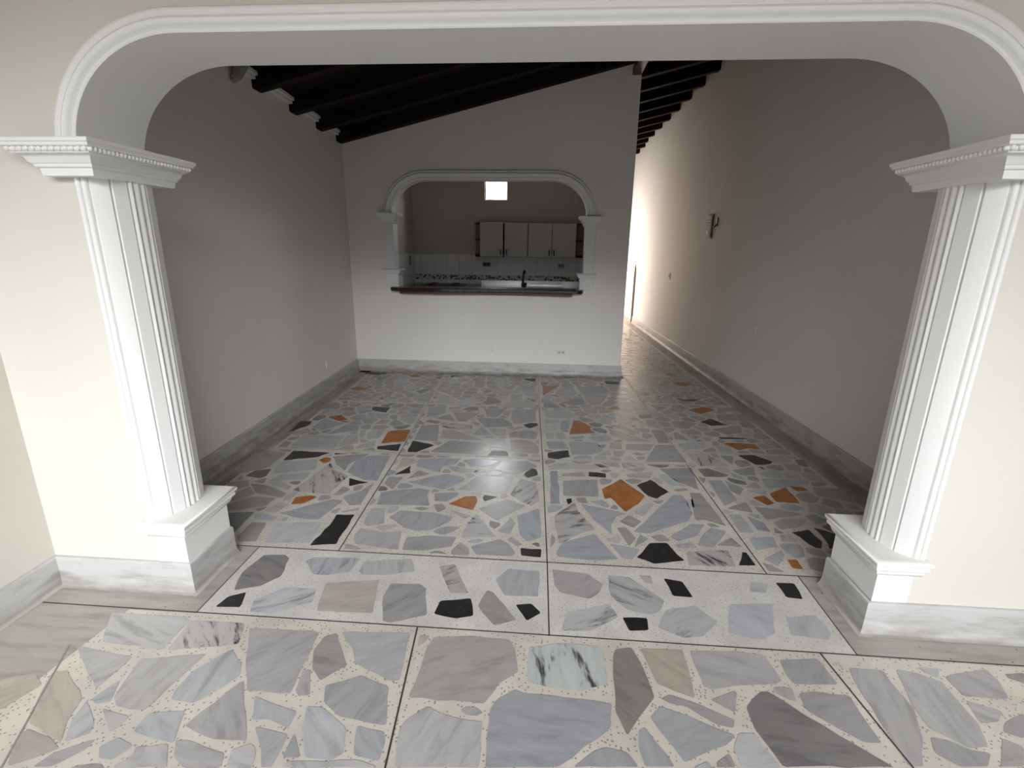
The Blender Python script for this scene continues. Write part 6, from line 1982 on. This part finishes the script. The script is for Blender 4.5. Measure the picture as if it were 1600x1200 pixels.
# ------------------------------------------------------------------ kitchen furniture
CF = 8.25                                       # front of the wall cabinets
def wall_cabinet(x0, x1, label, gap=.012):
    t = thing('wall_cabinet', label, 'cabinet', ((x0+x1)/2, KY-.013, 1.35), 'grey wall cabinets over the sink')
    b = MB(); z0, z1 = 1.352, 1.885; yb = KY-.001; y0 = CF+.02; p = .016
    b.box((x0,y0,z0),(x1,yb,z0+p)); b.box((x0,y0,z1-p),(x1,yb,z1)); b.box((x0,y0,z0+p),(x0+p,yb,z1-p)); b.box((x1-p,y0,z0+p),(x1,yb,z1-p)); b.box((x0+p,yb-.006,z0+p),(x1-p,yb,z1-p))
    b.box((x0+p,y0+.02,1.61),(x1-p,yb-.006,1.61+p))
    b.build('carcass', M_walnut, t)
    mid = (x0+x1)/2
    for (a, c, hx) in ((x0+.002, mid-gap/2, mid-gap/2-.035), (mid+gap/2, x1-.002, mid+gap/2+.035)):
        b = MB(); b.box((a, CF, z0+.003), (c, CF+.018, z1-.003)); d = b.build('door', M_cab, t, bevel=.002)
        b = MB(); b.tube([(hx,CF,1.385),(hx,CF-.022,1.392),(hx,CF-.026,1.425),(hx,CF-.022,1.458),(hx,CF,1.465)], .0085, 8)
        b.build('handle', M_black, d, smooth=50)
    return t
wall_cabinet(-1.082, -.305, 'grey two-door wall cabinet nearest the small window, over the worktop', .026)
wall_cabinet(-.297, .472, 'grey two-door wall cabinet on the right, above the sink and tap', .008)
def corner_shelf(x0, x1, s, label):
    t = thing('corner_shelf', label, 'shelf', ((x0+x1)/2, KY-.013, 1.35), 'open end shelves of the wall cabinets')
    yb = KY-.001
    for z in (1.352, 1.612, 1.870):
        pts = [(x0,yb),(x1,yb)]
        n = 8; rx = x1-x0; ry = yb-CF-.04
        arc = [(x0 + rx*math.sin(math.pi/2*k/n), yb - ry*math.cos(math.pi/2*k/n)) if s > 0 else (x1 - rx*math.sin(math.pi/2*k/n), yb - ry*math.cos(math.pi/2*k/n)) for k in range(n+1)]
        ring = [((x0 if s > 0 else x1), yb)] + arc
        b = MB(); b.grid([[(x,y,z) for x,y in ring], [(x,y,z+.016) for x,y in ring]], True, 0, True)
        b.build('shelf_board', M_walnut, t)
    b = MB(); b.box((x0+.001, yb-.007, 1.369), (x1-.001, yb-.001, 1.611)); b.box((x0+.001, yb-.007, 1.629), (x1-.001, yb-.001, 1.869))
    b.build('back_panel', M_cabin, t)
corner_shelf(-1.205, -1.084, -1, 'open rounded end shelf at left of the grey wall cabinets')
corner_shelf(.474, .62, 1, 'open rounded end shelf at right of the grey wall cabinets')

t = thing('worktop', 'long dark and steel kitchen worktop under the wall cabinets', 'worktop', (-.7, 8.3, .85))
b = MB(); b.box((XKL+.009, 8.0, .835), (-1.10, KY-.0135, .875)); b.build('stone_top', M_granite, t, bevel=.003)
b = MB(); sx0, sx1 = -.30, .30
b.box((-1.10, 8.0, .835), (XKR-.012, 8.08, .875)); b.box((-1.10, 8.08, .835), (sx0, 8.42, .875)); b.box((sx1, 8.08, .835), (XKR-.012, 8.42, .875)); b.box((-1.10, 8.42, .835), (XKR-.012, KY-.0135, .875))
b.build('steel_top', M_steel, t, bevel=.003)
b = MB(); q = .002
b.box((sx0,8.08,.70),(sx1,8.42,.702)); b.box((sx0,8.08,.702),(sx0+q,8.42,.87)); b.box((sx1-q,8.08,.702),(sx1,8.42,.87)); b.box((sx0+q,8.08,.702),(sx1-q,8.08+q,.87)); b.box((sx0+q,8.42-q,.702),(sx1-q,8.42,.87))
b.build('sink_bowl', M_steel, t)
b = MB(); b.box((-1.10, KY-.022, .8755), (XKR-.012, KY-.0135, .953)); b.build('upstand', M_steel, t)
b = MB(); b.box((XKL+.009, 8.05, 0), (-1.5, KY-.0135, .834)); b.box((-1.5, 8.05, 0), (-.4, KY-.0135, .834)); b.box((.34, 8.05, 0), (XKR-.012, KY-.0135, .834)); b.box((-.4, 8.05, 0), (.34, 8.066, .834))
b.build('base_panels', M_cab, t)

t = thing('kitchen_tap', 'black tall kitchen tap standing behind the steel sink', 'tap', (-.38, 8.49, .875))
b = MB(); b.cyl((-.38,8.49,.8755),(-.38,8.49,.925),.03,.024); b.build('tap_base', M_black, t, smooth=40)
b = MB(); b.tube([(-.38,8.49,.92),(-.378,8.488,1.0),(-.372,8.484,1.08),(-.366,8.478,1.115),(-.355,8.455,1.13),(-.345,8.42,1.12),(-.342,8.40,1.09)], [.017,.015,.014,.015,.014,.013,.013], 10); b.build('spout', M_black, t, smooth=50)
b = MB(); b.cyl((-.335,8.49,.8755),(-.335,8.49,.925),.02,.018); b.cyl((-.36,8.49,.90),(-.33,8.49,.905),.012); b.build('tap_lever', M_black, t, smooth=40)

t = thing('cooktop', 'black cooktop set on the left of the kitchen worktop', 'cooktop', (-1.72, 8.3, .875))
b = MB(); b.box((-2.05, 8.08, .8755), (-1.36, 8.54, .889)); b.build('glass_plate', M_black, t, bevel=.004)
for px, py, r in ((-1.9,8.2,.075),(-1.9,8.42,.06),(-1.52,8.2,.06),(-1.52,8.42,.075)):
    b = MB(); b.cyl((px,py,.8895),(px,py,.903),r,r*.92,20); b.cyl((px,py,.903),(px,py,.912),r*.5,r*.45,20); b.build('burner', M_black, t, smooth=40)

def outlet(name, label, c, ax, w, h, m_plate, m_dot, dots, group=None, cat='socket', d=.009):
    """wall plate on a face whose outward normal is ax ('-y', '-x', '+x')"""
    t = thing(name, label, cat, c, group)
    def P(u, v, k):
        if ax == '-y': return (c[0]+u, c[1]-k, c[2]+v)
        if ax == '-x': return (c[0]-k, c[1]+u, c[2]+v)
        return (c[0]+k, c[1]-u, c[2]+v)
    def bx(b, u0, u1, v0, v1, k0, k1):
        p, q = P(u0, v0, k0), P(u1, v1, k1); b.box(tuple(map(min, p, q)), tuple(map(max, p, q)))
    b = MB(); bx(b, -w/2, w/2, -h/2, h/2, .0003, d); b.build('cover_plate', m_plate, t, bevel=.002)
    for (u, v, a, e) in dots:
        b = MB(); bx(b, u-a/2, u+a/2, v-e/2, v+e/2, d, d+.0035); b.build('insert', m_dot, t)
    return t
slots = lambda s: [(-.028*s, .002, .008, .022), (-.012*s, .002, .008, .022), (.018*s, .002, .008, .022), (.034*s, .002, .008, .022)]
outlet('wall_socket', 'white double socket low on the wall below the kitchen hatch', (.213, YK, .290), '-y', .115, .072, M_plate, M_greybrown, slots(1))
outlet('blank_cover', 'tiny white blank cover low on the hatch wall near middle', (-.627, YK, .297), '-y', .034, .05, M_plate, M_plate, [(0,0,.008,.008)])  # plain blank plate, not a socket outlet
outlet('light_switch', 'pale light switch at chest height near the free end of hatch wall', (.772, YK, 1.137), '-y', .05, .08, M_wall, M_wall, [(0,0,.016,.034)], cat='switch')
outlet('kitchen_socket', 'dark socket on the tiles under left grey wall cabinet', (-1.012, KY-.008, 1.218), '-y', .13, .07, M_greybrown, M_black, [(0,.008,.11,.034)])
outlet('kitchen_socket', 'grey socket on the tiles under right wall cabinet beyond tap', (.262, KY-.008, 1.21), '-y', .115, .07, M_lampgrey, M_black, [(-.022,.01,.026,.02),(.022,.01,.026,.02)])
outlet('gas_valve', 'small dark double fitting on the tiled left kitchen wall', (XKL+.008, 8.28, 1.27), '+x', .06, .16, M_cabin, M_black, [(0,.05,.04,.04),(0,-.04,.03,.03)], cat='fitting', d=.012)
outlet('wall_socket', 'small white cover plate low on the left wall', (xl(4.89)+.0, 4.89, .292), '+x', .045, .085, M_plate, M_plate, [(0,0,.016,.03)])
outlet('wall_socket', 'small white socket plate low on the long right wall', (xr(4.97)-.0, 4.97, .765), '-x', .085, .085, M_wall, M_plate, [(-.02,-.01,.02,.06)])
outlet('light_switch', 'small light switch on right wall near corridor glow', (xr(8.08), 8.08, 1.10), '-x', .10, .105, M_wall, M_greybrown, [(0,0,.02,.05)], cat='switch')
t = thing('door_intercom', 'tall pale intercom panel in a dark frame on the right wall', 'intercom', (xr(6.52), 6.52, 1.778))
def wall_box(b, y0, y1, z0, z1, k0, k1):
    b.hexa([(xr(y0)-k1,y0,z0),(xr(y0)-k0,y0,z0),(xr(y1)-k0,y1,z0),(xr(y1)-k1,y1,z0)], [(xr(y0)-k1,y0,z1),(xr(y0)-k0,y0,z1),(xr(y1)-k0,y1,z1),(xr(y1)-k1,y1,z1)])
b = MB(); wall_box(b, 6.425, 6.615, 1.632, 1.925, .0003, .012); b.build('frame', M_frame, t, bevel=.003)
b = MB(); wall_box(b, 6.45, 6.59, 1.652, 1.905, .0121, .03); b.build('panel', M_wall, t, bevel=.006)
b = MB()
for z in (1.85, 1.82, 1.79): wall_box(b, 6.475, 6.565, z, z+.012, .0301, .033)
b.build('speaker_slot', M_lampgrey, t)
b = MB(); wall_box(b, 6.49, 6.55, 1.69, 1.73, .0301, .036); b.build('button', M_plate, t, bevel=.002)
t = thing('wall_hook', 'small black hook beside the intercom panel on the right wall', 'hook', (xr(6.3), 6.3, 1.81))
b = MB(); x0 = xr(6.3)
b.box((x0-.012, 6.285, 1.775), (x0+.0005, 6.318, 1.875)); b.build('hook_plate', M_black, t, bevel=.003)
b = MB(); b.tube([(x0-.01,6.30,1.80),(x0-.025,6.305,1.775),(x0-.03,6.325,1.762),(x0-.028,6.35,1.766)], .008, 8); b.build('hook_arm', M_black, t, smooth=50)

# small spotlight high on the left wall
sy = 3.74; sx = xl(sy)
t = thing('wall_spotlight', 'small grey spotlight high on the left wall behind the arch', 'lamp', (sx, sy, 2.66))
b = MB(); b.cyl((sx-.0005,sy,2.70),(sx+.02,sy,2.70),.04,n=20); b.build('mount', M_lampgrey, t, smooth=40)
b = MB(); b.cyl((sx+.018,sy,2.70),(sx+.045,sy,2.685),.012); b.build('arm', M_lampgrey, t, smooth=40)
b = MB(); b.cyl((sx+.06,sy+.055,2.725),(sx+.04,sy-.01,2.635),.036,.036,20); b.cyl((sx+.04,sy-.01,2.635),(sx+.034,sy-.03,2.608),.031,.028,20); b.cyl((sx+.034,sy-.03,2.608),(sx+.03,sy-.045,2.588),.018,.014,16)
b.build('lamp_head', M_lampgrey, t, smooth=40)
b = MB(); b.tube([(sx+.012,sy+.03,2.715),(sx+.012,sy+.12,2.722),(sx+.012,sy+.255,2.722)], .012, 8); b.build('conduit', M_plate, t, smooth=50)

# corridor end: slender grey-brown upright strip before the set-back wall
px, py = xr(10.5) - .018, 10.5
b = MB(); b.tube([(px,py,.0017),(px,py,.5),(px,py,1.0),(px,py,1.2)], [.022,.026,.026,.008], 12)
tag(b.build('grey_upright', M_greybrown, smooth=40, loc=(px, py, 0)), 'slender grey upright strip against the glowing far end of right wall', 'pipe')

# ------------------------------------------------------------------ entry side behind the camera
GE, GA, AW, EW = 22.7, 18, 80, 18
SKY = (.42, .46, .50, 1); GLOW = (8.6, 8.9, 9.2, 1)
M_facade = mat('shaded_facade', (.5, .48, .45), .8, .2, var=.2, var_scale=.6)
EY = -1.6                       # edge of the entry ceiling; beyond it the front is open to the sky
b = MB(); b.box((-2.31, -3.0, 0), (-2.16, YA, 3.75)); structure(b.build('wall_entry_left', M_entry))
b = MB(); b.box((2.6, -3.0, 0), (2.75, YA, 3.75)); structure(b.build('wall_entry_right', M_entry))
b = MB(); b.box((-2.31, EY, 3.13), (2.75, YA, 3.25)); structure(b.build('ceiling_entry', M_entryceil))
b = MB(); b.face([(-16,-14,-.02),(16,-14,-.02),(16,-4.2,-.02),(-16,-4.2,-.02)]); b.face([(-9,9.25,-.02),(.9,9.25,-.02),(.9,20,-.02),(-9,20,-.02)])
structure(b.build('ground_outside', M_pave))
b = MB(); b.box((-2.7, 14.1, 0), (2.75, 14.25, 3.4)); structure(b.build('wall_corridor_end', M_wall))
b = MB(); b.box((-16, -14.4, -.02), (16, -14, 3.2)); structure(b.build('wall_street_opposite', M_facade))
wd = bpy.data.worlds.new('sky'); scn.world = wd; wd.use_nodes = True
# hazy sky: pale all round, with a broad glow added low behind the camera, shaped to light the walls
N = wd.node_tree.nodes; L = wd.node_tree.links; bg = N['Background']
tc = N.new('ShaderNodeTexCoord'); sx_ = N.new('ShaderNodeSeparateXYZ'); L.new(tc.outputs['Generated'], sx_.inputs['Vector'])
def mth(op, a, b_=None):
    n_ = N.new('ShaderNodeMath'); n_.operation = op
    for k_, v_ in enumerate((a, b_)):
        if v_ is None: continue
        if isinstance(v_, (int, float)): n_.inputs[k_].default_value = v_
        else: L.new(v_, n_.inputs[k_])
    return n_.outputs[0]
az = mth('ARCTAN2', sx_.outputs['X'], mth('MULTIPLY', sx_.outputs['Y'], -1)); el = mth('ARCSINE', sx_.outputs['Z'])
qa = mth('DIVIDE', mth('SUBTRACT', az, math.radians(GA)), math.radians(AW)); qe = mth('DIVIDE', mth('SUBTRACT', el, math.radians(GE)), math.radians(EW))
rr_ = mth('SQRT', mth('ADD', mth('MULTIPLY', qa, qa), mth('MULTIPLY', qe, qe)))
mr = N.new('ShaderNodeMapRange'); mr.interpolation_type = 'SMOOTHSTEP'
mr.inputs['From Min'].default_value = 1; mr.inputs['From Max'].default_value = .35; L.new(rr_, mr.inputs['Value'])
mx = N.new('ShaderNodeMix'); mx.data_type = 'RGBA'; mx.clamp_result = False; L.new(mr.outputs['Result'], mx.inputs['Factor'])
mx.inputs['A'].default_value = SKY; mx.inputs['B'].default_value = GLOW
L.new(mx.outputs['Result'], bg.inputs['Color']); bg.inputs['Strength'].default_value = 1.0
def portal(loc, rot, sx_, sy_):
    l = bpy.data.lights.new('sky_opening', 'AREA'); l.shape = 'RECTANGLE'; l.size = sx_; l.size_y = sy_; l.cycles.is_portal = True
    o = bpy.data.objects.new('sky_opening', l); COL.objects.link(o); o.location = loc; o.rotation_euler = rot
portal((.22, EY-.02, 1.565), (math.radians(90), 0, 0), 4.9, 3.14)         # faces +Y
pl = bpy.data.lights.new('patio_daylight', 'AREA'); pl.shape = 'RECTANGLE'; pl.size = 2.2; pl.size_y = 1.9; pl.energy = 48; pl.color = (1, .80, .62)
po = bpy.data.objects.new('patio_daylight', pl); COL.objects.link(po); po.location = (.8, 11.3, 1.05); po.rotation_euler = (math.radians(90), 0, math.radians(-90))
kl = bpy.data.lights.new('kitchen_window_daylight', 'AREA'); kl.shape = 'RECTANGLE'; kl.size = .36; kl.size_y = .37; kl.energy = 13; kl.color = (.95, .98, 1)
ko = bpy.data.objects.new('kitchen_window_daylight', kl); COL.objects.link(ko); ko.location = ((wx0+wx1)/2, KY+.12, (wz0+wz1)/2); ko.rotation_euler = (math.radians(-90), 0, 0)


# ------------------------------------------------------------------ camera
cam = bpy.data.cameras.new('camera'); co = bpy.data.objects.new('camera', cam); COL.objects.link(co)
f_px = 765.709; cam.sensor_fit = 'HORIZONTAL'; cam.sensor_width = 36; cam.lens = 36*f_px/1600
cam.shift_x = 2.464/1600; cam.shift_y = -.196/1600
cam.clip_start = .02
yaw, pit, rol = (math.radians(a) for a in (-3.84476, 15.53710, .72000))
rt = Vector((math.cos(yaw), -math.sin(yaw), 0)); fw = Vector((math.sin(yaw), math.cos(yaw), 0)); up = Vector((0, 0, 1))
F = fw*math.cos(pit) - up*math.sin(pit); U = fw*math.sin(pit) + up*math.cos(pit)
R2 = rt*math.cos(rol) + U*math.sin(rol); U2 = -rt*math.sin(rol) + U*math.cos(rol)
co.matrix_world = Matrix(((R2.x, U2.x, -F.x, 0), (R2.y, U2.y, -F.y, 0), (R2.z, U2.z, -F.z, 1.5), (0, 0, 0, 1)))
scn.camera = co
scn.view_settings.view_transform = 'Standard'; scn.view_settings.look = 'None'; scn.view_settings.gamma = 1
scn.view_settings.use_curve_mapping = False
scn.view_settings.exposure = .85
